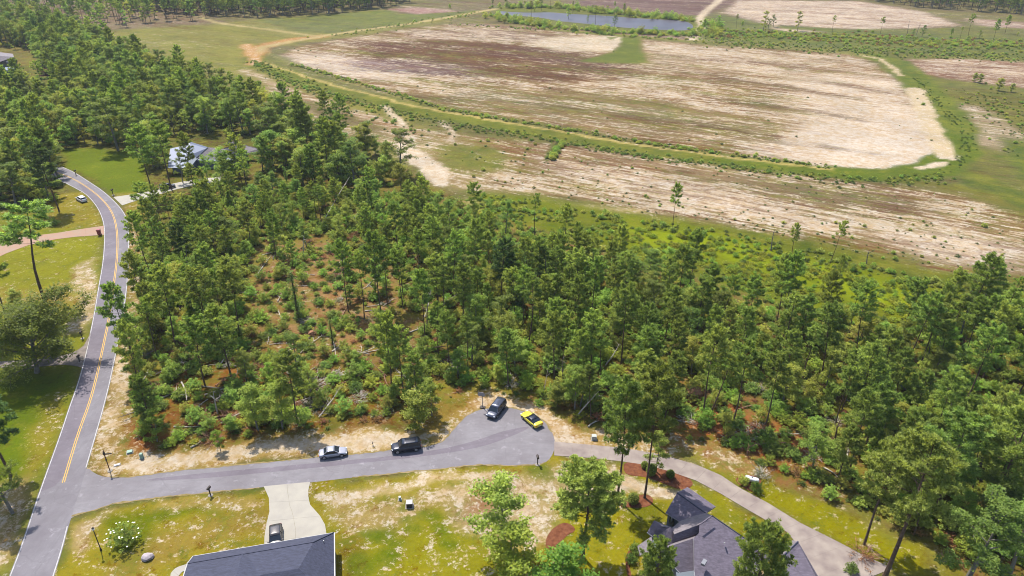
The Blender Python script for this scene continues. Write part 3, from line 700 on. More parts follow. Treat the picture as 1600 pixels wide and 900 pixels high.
gut(h1, H1(0, -.03, 2.83), H1(LW, -.03, 2.83)); gut(h1, H1(LW + .04, 0, 2.85), H1(LW + .04, TD, 2.85), r=.1)
gut(h1, H1(-.03, 0, 2.88), H1(-.03, 2.6, 4.4), r=.09, name='rake_board'); gut(h1, H1(-.03, 2.6, 4.4), H1(-.03, TD * .62, 5.3), r=.09, name='rake_board')
gut(h1, H1(0, 2.6, 4.43), H1(LW - 2.6, 2.6, 4.43), 'shingle_blue', .07, 'ridge_cap'); gut(h1, H1(LW, 0, 2.93), rr_ + Vector((0, 0, .03)), 'shingle_blue', .07, 'ridge_cap')
MB().box(H1(LW * .78, -.0, 1.15) + v * .33, (4.8, .06, 2.1), math.atan2(u.y, u.x)).build('garage_door', M['trim'], h1)
MB().tube([H1(LW - 1.3, 2.2, 3.4), H1(LW - 1.3, 2.2, 3.95)], .07, 8).build('roof_vent', M['vent'], h1)
tag(h1, 'low brick house with blue grey hip roof at the bottom edge by the flared driveway', 'house')

# --- right hand house: many gables
h2 = empty('house', G(1130, 870)); T = h2.location.copy()
def Q(px, py, z): return G(px, py, z) - T
ZE, ZM, ZT = 3.0, 5.4, 7.6
P1, Pb, Pc, Pd = Q(1058,770,4.7), Q(1103,802,4.7), Q(1066,818,3.2), Q(1040,801,3.2)
roof(h2, [[P1, Pd, Pc, Pb]], M['shingle_grey'], 'porch_wing_slope')
dv = (P1 - Pd); dv.z = 0; dv.normalize()
roof(h2, [[P1, Pb, Pb + dv * 3.6 + Vector((0,0,-1.5)), P1 + dv * 3.6 + Vector((0,0,-1.5))]], M['shingle_grey'], 'porch_wing_far_slope')
# main block: every slope is a true plane, its outline read off on that plane
def plane_of(a_, b_, c_):
    n = (b_ - a_).cross(c_ - a_).normalized(); return a_, n
CAM0 = Vector((0, 0, CAMH))
def OP(pl, px, py):
    d = (G(px, py, 0) - CAM0); o_ = CAM0 - T; a_, n = pl; t = (a_ - o_).dot(n) / d.dot(n); return o_ + d * t
R1, R2, E1 = Q(1112,805.5,6.3), Q(1093,819.5,6.3), Q(1207,871,3.0)
PM = plane_of(R1, R2, E1)
def low(pl, px, py, z):
    """slide down a pixel column of the plane"""
    return OP(pl, px, py)
roof(h2, [[R1, R2, OP(PM,1092,833), OP(PM,1084,841), OP(PM,1085,900), OP(PM,1085,960), E1 + (R2 - R1) * 3.4, E1]], M['shingle_grey'], 'main_slope', .15)
c1, c2 = Q(1093,819.5,6.0), Q(1053.5,834.7,5.3)
PA1 = plane_of(c1, c2, Q(1063,814,3.7))
roof(h2, [[OP(PA1,1112,805.5), OP(PA1,1101.6,800), OP(PA1,1063,814), OP(PA1,1050,825), c2, c1]], M['shingle_lt'], 'cross_gable_slope')  # sunlit side of the same roof, lightened by colour
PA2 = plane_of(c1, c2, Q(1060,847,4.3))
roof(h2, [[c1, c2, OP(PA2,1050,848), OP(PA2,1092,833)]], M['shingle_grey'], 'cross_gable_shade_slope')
d1, d2 = Q(1084,841,5.4), Q(1031,859,4.9)
PA3 = plane_of(d1, d2, Q(1060,845.5,4.2))
roof(h2, [[OP(PA3,1092,832), OP(PA3,1038.5,854.5), d2, d1]], M['shingle_lt'], 'second_gable_slope')  # same shingles facing the sun, given the lighter colour
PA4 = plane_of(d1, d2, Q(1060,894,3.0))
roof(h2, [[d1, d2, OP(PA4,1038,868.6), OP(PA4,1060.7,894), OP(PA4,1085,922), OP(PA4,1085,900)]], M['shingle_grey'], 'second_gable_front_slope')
# small turret and entry gables at the front
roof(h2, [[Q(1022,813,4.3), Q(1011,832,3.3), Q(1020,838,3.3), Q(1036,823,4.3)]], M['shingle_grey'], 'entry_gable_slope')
roof(h2, [[Q(1022,813,4.3), Q(1036,823,4.3), Q(1048,825,4.0), Q(1047,823,3.4)]], M['shingle_lt'], 'entry_gable_far_slope')  # sun side of the entry gable, its brightness put into the colour
ap = Q(1048,823,5.3)
roof(h2, [[ap, Q(1023,828,4.6), Q(1021,840,3.6)], [ap, Q(1021,840,3.6), Q(1034,850,3.4)], [ap, Q(1034,850,3.4), Q(1051,851,3.5)], [ap, Q(1051,851,3.5), Q(1057,834,4.4)]], M['shingle_grey'], 'turret_roof')
roof(h2, [[Q(1018,838,3.4), Q(996,853,2.6), Q(1000,868,2.4), Q(1022,862,3.4)]], M['shingle_lt'], 'porch_roof')
for a_, b_, z_ in (((1040,801),(1066,818),3.15), ((1011,832),(1034,850),3.3)): gut(h2, Q(*a_, z_), Q(*b_, z_))
gut(h2, d1, OP(PM,1085,900), 'vent', .08, 'ridge_cap'); gut(h2, Q(1112,806,7.25), Q(1093,820,7.25), 'shingle_grey', .1, 'ridge_cap')
gut(h2, R1, E1, 'shingle_blue', .1, 'rake_board'); gut(h2, OP(PA4,1038,868.6), OP(PA4,1085,922)); gut(h2, P1, Pb, 'shingle_blue', .1, 'ridge_cap')
def flo(pts): return [tuple((G(a_, b_, 3) - T).xy) for a_, b_ in pts]
wp = flo([(1115,812),(1172,855),(1190,868),(1150,925),(1120,985),(1075,985),(1060,915),(1050,858),(1056,836),(1070,820)])
o = MB().prism(wp, 0, 2.95).build('wall', M['siding'], h2); recalc(o)
wp = flo([(1060,778),(1096,801),(1068,815),(1044,800)]); recalc(MB().prism(wp, 0, 3.0).build('wall', M['siding'], h2))
wp = flo([(1024,818),(1044,826),(1048,850),(1034,846),(1016,832)]); recalc(MB().prism(wp, 0, 3.2).build('wall', M['siding'], h2))
wp = flo([(1020,842),(1034,852),(1030,862),(1018,856)]); recalc(MB().prism(wp, 0, 3.0).build('wall', M['siding'], h2))
gut(h2, Q(1050,808,3.1), Q(1048,822,.3), r=.11, name='corner_post'); gut(h2, Q(1023,842,3.2), Q(1022,855,.3), r=.11, name='corner_post')
for px_, py_ in ((1049,815), (1023,850), (1044,845)):
    MB().box(Q(px_, py_, 1.7), (.08, .9, 1.3), .6).build('window', M['glass'], h2)
MB().tube([Q(1132,849,5.2), Q(1132,848,5.75)], .1, 8).build('roof_vent', M['trim'], h2)
o = MB().box(Q(1100,879,5.75), (.9, .5, .35), .95).build('roof_vent', M['vent'], h2)
# garage wing
a1, a2 = Q(1247,846,5.6), Q(1225,867,5.6); b1, b2 = Q(1290,915,3.0), Q(1252,935,3.0)
roof(h2, [[a1, a2, Q(1237,985,3.6), Q(1320,985,3.0), Q(1281,905,3.2)]], M['shingle_grey'], 'garage_slope')
roof(h2, [[a1, Q(1238,844,4.2), Q(1215,862,4.2), a2]], M['shingle_lt'], 'garage_far_slope'); gut(h2, a1, a2, 'shingle_blue', .1, 'ridge_cap')  # garage far slope: sunlight painted in as lighter shingles
wp = flo([(1244,852),(1276,905),(1300,985),(1240,985),(1226,868)]); recalc(MB().prism(wp, 0, 3.0).build('wall', M['siding'], h2))
tag(h2, 'large grey shingled house with many gables at the end of the long driveway', 'house')

# --- house behind the trees: pale metal and brown roofs
h3 = empty('house', G(330, 275)); T = h3.location.copy()
roof(h3, [[Q(296,221,6), Q(325,230,6), Q(306,247,3), Q(284,247,3)], [Q(266,232,5), Q(296,226,5.4), Q(290,262,3), Q(262,262,3)]], M['metal_roof'], 'roof')
roof(h3, [[Q(325,230,6.02), Q(354,233,5.4), Q(348,250,3), Q(306,247,3)]], M['shingle_lt'], 'middle_slope')
roof(h3, [[Q(350,231,5.8), Q(376,226,5.8), Q(386,238,3), Q(372,246,3), Q(358,244,3)]], M['shingle_blue'], 'right_slope')
roof(h3, [[Q(350,226,6), Q(361,219,7), Q(370,225,6)], [Q(380,226,4.5), Q(404,232,4.5), Q(404,240,3), Q(384,238,3)]], M['shingle_lt'], 'small_gable')
gut(h3, Q(325,230,6.05), Q(306,247,3.05), 'vent', .12, 'rake_board')
for wp in ([(268,258),(300,258),(306,250),(326,236),(296,230),(266,238)], [(308,250),(350,252),(352,238),(328,236)], [(346,252),(384,246),(386,234),(352,234)]):
    wp = [tuple((G(a_, b_, 3) - T).xy) for a_, b_ in wp]; recalc(MB().prism(wp, 0, 2.95).build('wall', M['siding'], h3))
recalc(MB().slab([Q(334,245,3.4), Q(345,238,5.1), Q(354,246,3.4)], .3).build('front_gable', M['trim'], h3))
for px_, py_ in ((276,262), (286,262), (318,254), (330,254), (340,252), (352,250)): MB().box(Q(px_, py_, 1.6) + Vector((0, -.1, 0)), (1.0, .1, 1.3)).build('window', M['glass'], h3)
tag(h3, 'pale blue house with metal and grey roofs half hidden by trees beyond the bright lawn', 'house')
# --- far left house
h4 = empty('house', G(15, 125)); T = h4.location.copy()
roof(h4, [[Q(-14,86,6.4), Q(22,89,6.4), Q(28,97,3.4), Q(-4,98,3.4)], [Q(-14,86,6.4), Q(22,89,6.4), Q(20,84,3.4), Q(-14,80,3.4)]], M['shingle_lt'], 'roof')
roof(h4, [[Q(8,110,5.6), Q(26,109,5.6), Q(33,116,3), Q(4,118,3)], [Q(8,110,5.6), Q(26,109,5.6), Q(24,105,3), Q(8,105,3)]], M['metal_roof'], 'lower_roof')
for wp in ([(-10,98),(26,97),(20,86),(-10,84)], [(5,118),(32,116),(24,107),(9,107)]):
    wp = [tuple((G(a_, b_, 3) - T).xy) for a_, b_ in wp]; recalc(MB().prism(wp, 0, 3).build('wall', M['trim'], h4))
for px_, py_ in ((9,121), (16,121), (24,120)): MB().box(Q(px_, py_, 1.5) + Vector((0, -.15, 0)), (1.3, .1, 1.5)).build('window', M['glass'], h4)
MB().box(Q(12, 97.5, 3.6) + Vector((0, -.2, 0)), (1.2, .4, .9)).build('dormer', M['trim'], h4)
tag(h4, 'white walled house with grey roofs at the far left edge of the woods', 'house')
# ================================================================ TREE PROTOTYPES
def unit(v): return v / (np.linalg.norm(v, axis=-1, keepdims=True) + 1e-9)
def tufts(centres, dirs, rs, k=12, L=(.34, .55), wd=.06, spread=.75, up=.25):
    """needle tufts: k thin blades fanning out of each twig end"""
    n = len(centres)
    d = rs.normal(size=(n, k, 3)); d = unit(d) * spread + dirs[:, None, :] * .6; d[..., 2] += up; d = unit(d)
    ln = rs.uniform(L[0], L[1], (n, k, 1))
    s = unit(np.cross(d, np.array([0, 0, 1.0]) + rs.normal(size=(n, k, 3)) * .45)) * wd
    c = centres[:, None, :] + rs.normal(size=(n, k, 3)) * .04
    mid = c + d * ln * .45
    T = np.stack([c + d * .02, mid + s, c + d * ln], 2), np.stack([c + d * .02, c + d * ln, mid - s], 2)
    V = np.concatenate([T[0].reshape(-1, 3, 3), T[1].reshape(-1, 3, 3)])
    tv = np.clip(rs.beta(1.6, 2.4, (n, 1)) + rs.normal(size=(n, k)) * .12, 0, 1).reshape(-1)
    return V, np.concatenate([tv, tv])
def leaves(centres, rs, k=30, r=.55, size=.2, flat=.55):
    n = len(centres)
    o = rs.normal(size=(n, k, 3)); o = unit(o) * (rs.rand(n, k, 1) ** .5) * r; o[..., 2] *= flat
    c = centres[:, None, :] + o
    nrm = rs.normal(size=(n, k, 3)) * .6; nrm[..., 2] += 1.1; nrm = unit(nrm)
    a = unit(np.cross(nrm, rs.normal(size=(n, k, 3)))); b = np.cross(nrm, a)
    s = rs.uniform(.6, 1.3, (n, k, 1)) * size
    V = np.stack([c - a * s * .5 - b * s * .4, c + a * s * .6 - b * s * .25, c + b * s * .65], 2).reshape(-1, 3, 3)
    tv = np.clip(rs.beta(2, 2, (n, 1)) * .7 + rs.rand(n, k) * .3, 0, 1).reshape(-1)
    return V, tv
def pine_proto(seed, h, cs, r, nb=34, shape='dome', lean=.3, tw=5, rad=.2, needle='needle', k=12, gap=0.0, wood='bark'):
    rs = np.random.RandomState(seed); rr = random.Random(seed); mb = MB()
    bx, by = rr.uniform(-lean, lean), rr.uniform(-lean, lean)
    def axis(t): return Vector((bx * math.sin(t * 2.2) + .12 * math.sin(t * 7 + seed), by * math.sin(t * 2.6), h * t))
    ts = [0, .015, .1, .25, .4, .55, .7, .82, .92, 1]
    mb.tube([axis(t) for t in ts], [rad * (1.35 if t == 0 else 1.05 if t < .02 else (1 - .86 * t)) for t in ts], 7)
    cen, dr_ = [], []
    for i in range(nb):
        u = (i + .5) / nb; u = u ** .85; t = cs + (1 - cs) * u
        if rr.random() < gap: continue
        p0 = axis(t)
        f = {'dome': math.sin(math.pi * (.24 + .64 * u)) ** .8, 'cone': (1 - u) ** .7 + .08, 'flat': (.55 + .45 * math.sin(math.pi * u)) * (1 - u ** 5) }[shape]
        L = max(.35, r * f * rr.uniform(.68, 1.12)); az = i * 2.399 + rr.uniform(-.5, .5)
        el = math.radians(-4 + 56 * u ** 1.3 + rr.uniform(-20, 20))
        d = Vector((math.cos(az) * math.cos(el), math.sin(az) * math.cos(el), math.sin(el)))
        pts = []
        for q in (0, .35, .7, 1):
            pts.append(p0 + d * L * q + Vector((0, 0, .13 * L * q * q)) + Vector((rr.uniform(-.06, .06), rr.uniform(-.06, .06), 0)) * L * q)
        b0 = rad * (1 - .86 * t) * .42
        mb.tube(pts, [b0, b0 * .7, b0 * .45, .012], 4, cap=False)
        nt_ = max(3, int(tw * L * .62 + 1))
        for j in range(nt_):
            s = .3 + .7 * (j + rr.random() * .6) / nt_
            a0 = pts[0].lerp(pts[1], s / .35) if s < .35 else (pts[1].lerp(pts[2], (s - .35) / .35) if s < .7 else pts[2].lerp(pts[3], min(1, (s - .7) / .3)))
            side = 1 if j % 2 else -1
            d2 = (Matrix.Rotation(side * rr.uniform(.5, 1.2), 3, 'Z') @ d); d2.z += rr.uniform(-.2, .9); d2.normalize()
            l2 = rr.uniform(.35, .75) * (.45 + .25 * L) * (1.1 - s * .5)
            e = a0 + d2 * l2
            mb.tube([a0, e], [.018, .008], 3, cap=False)
            for m_ in range(rr.choice((3, 3, 4))):
                cpt = a0.lerp(e, 1 - m_ * .27) + Vector((rr.uniform(-.3, .3), rr.uniform(-.3, .3), rr.uniform(-.15, .3)))
                cen.append(tuple(cpt)); dr_.append(tuple(d2))
        cen.append(tuple(pts[-1])); dr_.append(tuple(d))
        cen.append(tuple(pts[2].lerp(pts[3], .5))); dr_.append(tuple(d))
    for _ in range(3):
        cen.append(tuple(axis(1) + Vector((rr.uniform(-.2, .2), rr.uniform(-.2, .2), rr.uniform(-.3, .1))))); dr_.append((0, 0, 1))
    # dead stubs under the crown
    for i in range(5 if cs > .35 else 0):
        t = cs * rr.uniform(.55, 1); p0 = axis(t); az = rr.random() * 6.28; L = rr.uniform(.4, 1.6)
        mb.tube([p0, p0 + Vector((math.cos(az) * L, math.sin(az) * L, rr.uniform(-.2, .4) * L))], [.035, .01], 3, cap=False)
    V, tv = tufts(np.array(cen), np.array(dr_), rs, k=k)
    return mb.mesh('trunk', M[wood]), trisoup('crown', V, M[needle], tv)
def broad_proto(seed, h, r, base=.3, nl=9, mat_='leaf', rad=.2, leafk=26, size=.2, clump=.62, trunks=1, cent=None, wood='bark_grey'):
    rs = np.random.RandomState(seed); rr = random.Random(seed); mb = MB(); cen = []
    for tk in range(trunks):
        off = Vector((rr.uniform(-.4, .4), rr.uniform(-.4, .4), 0)) * (trunks > 1)
        top = Vector((rr.uniform(-.35, .35) * r * .5, rr.uniform(-.35, .35) * r * .5, h * .88)) + off
        mids = [off, off.lerp(top, base) , off.lerp(top, .6) + Vector((rr.uniform(-.2, .2), rr.uniform(-.2, .2), 0)) , top]
        mb.tube(mids, [rad * 1.2, rad * .85, rad * .45, rad * .12], 6)
        for i in range(nl):
            u = (i + rr.random() * .5) / nl; s = base * .8 + (1 - base * .8) * u
            p0 = off.lerp(top, s); az = i * 2.399 + rr.uniform(-.4, .4)
            f = math.sin(math.pi * (.22 + .72 * u)) ** .8
            L = r * f * rr.uniform(.7, 1.1); el = math.radians(12 + 50 * u + rr.uniform(-12, 12))
            d = Vector((math.cos(az) * math.cos(el), math.sin(az) * math.cos(el), math.sin(el)))
            p1 = p0 + d * L * .5 + Vector((0, 0, .05 * L)); p2 = p0 + d * L
            b0 = rad * .4 * (1 - s * .6); mb.tube([p0, p1, p2], [b0, b0 * .6, .02], 4, cap=False)
            ns = max(3, int(3.2 * L))
            for j in range(ns):
                q = .3 + .7 * (j + rr.random()) / ns
                a0 = p0.lerp(p1, q * 2) if q < .5 else p1.lerp(p2, min(1, q * 2 - 1))
                e = a0 + Vector((rr.uniform(-1, 1), rr.uniform(-1, 1), rr.uniform(-.45, .75))).normalized() * rr.uniform(.35, .95) * (.3 + .22 * r)
                mb.tube([a0, e], [.025, .008], 3, cap=False)
                cen += [tuple(e), tuple(a0.lerp(e, .55))]
            cen.append(tuple(p2))
        cen.append(tuple(top)); cen.append(tuple(top + Vector((0, 0, .35))))
    V, tv = leaves(np.array(cen), rs, k=leafk, r=clump, size=size)
    return mb.mesh('trunk', M[wood]), trisoup('crown', V, M[mat_], tv)
def shrub_proto(seed, h, r, mat_='leaf', n=26, k=26, size=.15, ball=False, clump=.32):
    rs = np.random.RandomState(seed); rr = random.Random(seed); mb = MB(); cen = []
    for i in range(n):
        az = i * 2.399; u = (i + .5) / n
        if ball:
            z = 1 - 2 * u; q = math.sqrt(1 - z * z); p = Vector((math.cos(az) * q * r, math.sin(az) * q * r, h * .5 + z * h * .47))
        else:
            q = math.sqrt(u) * r * rr.uniform(.8, 1.15); p = Vector((math.cos(az) * q, math.sin(az) * q, h * (1 - .62 * u ** 1.2) * rr.uniform(.55, 1.1)))
        cen.append(tuple(p))
        if i % 3 == 0: mb.tube([(p.x * .08, p.y * .08, 0), tuple(p * .55 + Vector((0, 0, .1))), tuple(p)], [.03, .02, .008], 3, cap=False)
        if not ball: cen.append(tuple(p * rr.uniform(.45, .8)))
    V, tv = leaves(np.array(cen), rs, k=k, r=clump, size=size, flat=.8)
    return mb.mesh('stems', M['bark_grey']), trisoup('foliage', V, M[mat_], tv)
def vine_proto(seed, h, r=.8):
    rs = np.random.RandomState(seed); rr = random.Random(seed); mb = MB()
    mb.tube([(0, 0, 0), (.1, 0, h * .5), (.05, .1, h)], [.2, .15, .05], 6)
    cen = []
    for i in range(int(h * 6)):
        z = h * (i / (h * 6)); a = rr.random() * 6.28; q = r * rr.uniform(.15, .6) * (1.25 - .6 * z / h)
        cen.append((math.cos(a) * q, math.sin(a) * q, z + .3))
    V, tv = leaves(np.array(cen), rs, k=26, r=.45, size=.17, flat=1)
    return mb.mesh('trunk', M['bark']), trisoup('vines', V, M['leaf_dark'], tv)
def snag_mesh(seed, h, nb=9, rad=.17, m='bark_grey', droop=False):
    rr = random.Random(seed); mb = MB(); k = rr.uniform(-.4, .4)
    ax = lambda t: Vector((k * t * t, .2 * math.sin(t * 3), h * t))
    mb.tube([ax(t) for t in (0, .3, .6, .85, 1)], [rad, rad * .8, rad * .55, rad * .35, rad * .12], 6)
    for i in range(nb):
        t = rr.uniform(.45, 1); p = ax(t); a = rr.random() * 6.28; L = rr.uniform(.5, 2.0) * (1.35 - t)
        e = p + Vector((math.cos(a), math.sin(a), rr.uniform(.1, .8))) * L
        mb.tube([p, p.lerp(e, .5) + Vector((0, 0, .1)), e], [.05, .03, .01], 3, cap=False)
        e2 = e + Vector((rr.uniform(-.6, .6), rr.uniform(-.6, .6), rr.uniform(0, .5))) * L * .5
        mb.tube([p.lerp(e, .6), e2], [.02, .008], 3, cap=False)
    return mb.mesh('dead_tree', M[m])
def log_mesh(seed, L, rad=.16, stubs=7, m='deadwood', lift=0.0):
    rr = random.Random(seed); mb = MB()
    ax = lambda t: Vector((L * t, .25 * math.sin(t * 3 + seed), rad + lift * t))
    mb.tube([ax(t) for t in (0, .25, .5, .75, 1)], [rad, rad * .85, rad * .65, rad * .45, rad * .2], 7)
    for i in range(stubs):
        t = rr.uniform(.35, 1); p = ax(t); a = rr.uniform(-1.2, 1.2); l = rr.uniform(.5, 2.2) * (.4 + .6 * L / 10)
        e = p + Vector((math.cos(a) * .7, math.sin(a), rr.uniform(0, .55))) * l
        mb.tube([p, e], [.045, .012], 3, cap=False)
        mb.tube([p.lerp(e, .5), p.lerp(e, .5) + Vector((rr.uniform(-.3, .6), rr.uniform(-.6, .6), rr.uniform(0, .4))) * l * .6], [.02, .008], 3, cap=False)
    return mb.mesh('fallen_log', M[m])
def brush_mesh(seed, r, n=60, m='redwood', h=1.0):
    rr = random.Random(seed); mb = MB()
    for i in range(n):
        a = rr.random() * 6.28; q = rr.random() ** .6 * r * .7; p = Vector((math.cos(a) * q, math.sin(a) * q, rr.uniform(0, h * .6)))
        a2 = a + rr.uniform(-1.3, 1.3); l = rr.uniform(.4, 1.0) * r * .75
        e = p + Vector((math.cos(a2) * l, math.sin(a2) * l, rr.uniform(-.1, .7) * h)); e.z = max(.03, e.z)
        w_ = rr.choice((.02, .03, .05))
        mb.tube([p, p.lerp(e, .5) + Vector((0, 0, rr.uniform(0, .25) * h)), e], [w_, w_ * .8, w_ * .3], 3, cap=False)
    return mb

PT = dict(
  pineA=pine_proto(1, 21, .56, 3.9, nb=40), pineB=pine_proto(2, 20, .50, 3.8, nb=42), pineC=pine_proto(3, 19, .60, 3.6, nb=32, lean=.8),
  pineD=pine_proto(4, 18, .48, 3.0, nb=38, lean=.5), pineE=pine_proto(5, 20, .66, 3.2, nb=24, gap=.1, lean=.9),
  pineF=pine_proto(6, 17, .36, 3.8, nb=46), pineG=pine_proto(7, 15, .28, 3.2, nb=42), pineS=pine_proto(8, 19, .7, 2.2, nb=18, gap=.1, lean=.7),
  pineY=pine_proto(9, 8, .08, 1.9, nb=34, shape='cone', rad=.1, tw=6),
  pineK=pine_proto(13, 18, .42, 3.7, nb=46, needle='needle_dark', lean=.6),
  pineH=pine_proto(10, 20, .42, 4.3, nb=52, shape='dome', tw=5.5, rad=.24, k=14), pineL=pine_proto(12, 22, .5, 5.2, nb=46, shape='flat', lean=.9, tw=5, rad=.3, k=14))
BT = dict(
  oakA=broad_proto(21, 12, 4.0, .3, 13, 'leaf'), oakB=broad_proto(22, 10, 3.2, .25, 12, 'leaf', trunks=2, rad=.14, leafk=20),
  oakC=broad_proto(23, 14, 4.4, .35, 14, 'leaf_dark', rad=.25), oakD=broad_proto(24, 8, 2.6, .2, 11, 'leaf_bright', rad=.12),
  oakE=broad_proto(25, 11, 2.6, .3, 12, 'leaf', rad=.14), oakF=broad_proto(26, 6, 2.1, .15, 10, 'leaf', rad=.08, trunks=2, leafk=20),
  oakW=broad_proto(27, 7.5, 7.2, .10, 24, 'leaf_dark', rad=.3, leafk=30, clump=.8))
SH = dict(shA=shrub_proto(31, 1.5, 1.2, 'leaf'), shB=shrub_proto(32, 2.2, 1.5, 'leaf_bright', n=30), shC=shrub_proto(33, 1.2, 1.5, 'leaf_dark'),
  shD=shrub_proto(34, 3.0, 1.5, 'leaf', n=36), weed=shrub_proto(35, .7, .8, 'field_leaf', n=9, k=16, size=.16, clump=.25), lime=shrub_proto(36, .8, 1.3, 'lime', n=14, k=18, size=.2, clump=.35),
  fieldsh=shrub_proto(37, 1.3, 1.0, 'leaf', n=14, k=18, size=.2), dry=shrub_proto(38, 1.0, 1.2, 'dry_leaf', n=12, k=16, size=.16))

# ================================================================ WHERE THINGS STAND
def in_px(px, py, poly):
    r = False; j = len(poly) - 1
    for i in range(len(poly)):
        xi, yi = poly[i]; xj, yj = poly[j]
        if (yi > py) != (yj > py) and px < (xj - xi) * (py - yi) / (yj - yi) + xi: r = not r
        j = i
    return r
def poisson(poly, spacing, dens=lambda x, y, px, py: 1.0, seed=1):
    """spread points over a photographed area, spacing in metres"""
    rr = random.Random(seed); w_ = P2(poly)
    x0, x1 = min(p[0] for p in w_), max(p[0] for p in w_); y0, y1 = min(p[1] for p in w_), max(p[1] for p in w_)
    out = []; nx = int((x1 - x0) / spacing) + 1; ny = int((y1 - y0) / spacing) + 1
    for i in range(nx):
        for j in range(ny):
            x = x0 + (i + rr.random()) * spacing; y = y0 + (j + rr.random()) * spacing
            px, py = Ginv(x, y)
            if in_px(px, py, poly) and rr.random() < dens(x, y, px, py): out.append((x, y))
    return out
F1 = [(212,400),(240,335),(330,300),(420,290),(520,300),(600,305),(690,305),(750,335),(860,380),(960,408),(1060,440),(1150,468),(1240,505),(1330,528),(1420,530),(1470,490),(1540,468),(1720,475),(1800,920),(1490,905),(1455,850),(1340,800),(1260,765),(1190,728),(1110,680),(1060,664),(960,664),(900,645),(850,632),(800,612),(745,598),(690,598),(650,635),(560,655),(430,672),(300,690),(222,680),(208,610),(225,540),(232,450)]
F2 = [(-180,330),(40,330),(100,312),(95,262),(85,235),(150,226),(230,232),(236,285),(262,292),(330,296),(420,285),(520,298),(640,300),(660,278),(600,240),(520,215),(440,182),(380,168),(330,148),(250,118),(190,90),(140,60),(60,52),(-200,46)]
F3 = [(-150,2),(330,4),(340,28),(170,46),(60,50),(-150,46)]
F4 = [(200,16),(290,22),(400,28),(500,24),(600,13),(640,4),(620,-26),(100,-26)]
F5 = [(1345,0),(1440,12),(1600,24),(1760,32),(1800,-28),(1350,-28)]
CLR = [(395,385),(470,368),(575,380),(650,430),(668,500),(645,550),(560,572),(440,578),(395,560),(375,465)]
CLR2 = [(1070,595),(1200,600),(1340,660),(1340,720),(1290,730),(1180,705),(1110,670)]
CLR3 = [(250,560),(380,540),(540,560),(620,600),(600,640),(480,650),(330,680),(260,680)]
H3 = [(250,210),(400,212),(420,262),(395,275),(250,282)]
H4 = [(-40,70),(50,78),(60,108),(90,132),(90,150),(-40,160)]
def blocked(px, py):
    return in_px(px, py, H3) or in_px(px, py, H4) or (235 < px < 330 and 262 < py < 297)
def fdens(x, y, px, py):
    if blocked(px, py): return 0
    if in_px(px, py, CLR): return .22
    if in_px(px, py, CLR2): return .25
    if in_px(px, py, CLR3): return .38
    if px < 350 and py < 560: return 1.0
    if px < 690 and py > 400: return .78
    return .95 if vnoise(np.array([x]), np.array([y]), 14, 9)[0] > .33 else .55
CAND = []   # (kind, proto, x, y, scale, tilt)
rr = random.Random(5)
def pick(ws):
    t = rr.random() * sum(v for k, v in ws); 
    for k, v in ws:
        t -= v
        if t <= 0: return k
    return ws[-1][0]
PMIX = [('pineA', 3), ('pineB', 3), ('pineC', 2), ('pineD', 2), ('pineE', 1.3), ('pineF', 2.2), ('pineG', 1.6), ('pineS', 1.0), ('pineY', 1.2), ('pineK', .7)]
BMIX = [('oakA', 2), ('oakB', 2), ('oakC', 1.3), ('oakD', 1.6), ('oakE', 2), ('oakF', 2)]
HERO_XY = []
def free(x, y, r=1.6):
    return all((x - a) ** 2 + (y - b) ** 2 > r * r for a, b in HERO_XY)
# ---------------------------------------------------------------- hand placed trees
ROOTS = []   # every single tree, shrub etc: (root, kind, phrase)
PROTO_OBJ = {}
NAMES = {'pine': 'pine_tree', 'oak': 'broadleaf_tree', 'shrub': 'shrub'}
def kind_of(pk): return 'pine' if pk.startswith('pine') else 'oak' if pk.startswith('oak') else 'shrub'
PH = {'pine': {k: (PT[k], ('trunk', 'crown')) for k in PT}, 'oak': {k: (BT[k], ('trunk', 'crown')) for k in BT}, 'shrub': {k: (SH[k], ('stems', 'foliage')) for k in SH}}
HGT = dict(pineA=21, pineB=20, pineC=19, pineD=18, pineE=20, pineF=17, pineG=15, pineK=18, pineS=19, pineY=8, pineH=20, pineL=22, oakA=12, oakB=10, oakC=14, oakD=8, oakE=11, oakF=6, oakW=7.5,
           shA=1.5, shB=2.2, shC=1.2, shD=3.0, weed=.7, lime=.8, fieldsh=1.3, dry=1.0)
def plant(pk, x, y, h=None, wide=1.0, tilt=(0, 0), rz=None, name=None):
    kd = kind_of(pk); (t_, c_), (n1, n2) = PH[kd][pk]; s = (h / HGT[pk]) if h else 1
    e = link(name or NAMES[kd], None); e.empty_display_size = .5
    e.location = (x, y, -.05); e.rotation_euler = (tilt[0], tilt[1], rr.random() * 6.28 if rz is None else rz)
    e.rotation_mode = 'XYZ'
    if tilt != (0, 0):
        e.rotation_euler = (Euler((tilt[0], tilt[1], 0)).to_matrix() @ Matrix.Rotation(e.rotation_euler[2], 3, 'Z')).to_euler()
    e.scale = (s * wide, s * wide, s)
    a = link(n1, t_, e); b = link(n2, c_, e)
    PROTO_OBJ.setdefault(pk, (a, b))
    return e
def hero(pk, base, top, wide=1.0, label='', cat=None, tilt=(0, 0), group=None, rz=None, name=None):
    p = G(*base); h = height_for(base, top)
    e = plant(pk, p.x, p.y, h, wide, tilt, rz, name); HERO_XY.append((p.x, p.y))
    tag(e, label, cat or {'pine': 'pine tree', 'oak': 'tree', 'shrub': 'shrub'}[kind_of(pk)], group)
    return e
hero('pineB', (965,780), 607, .95, 'very tall bare trunked pine in the small straw bed, left one of the pair')
hero('pineA', (1007,777), 588, .9, 'very tall pine with bare trunk beside the round clipped shrub, right one of the pair')
hero('oakE', (1025,737), 668, .95, 'small green tree growing from the long mulch bed next to the driveway')
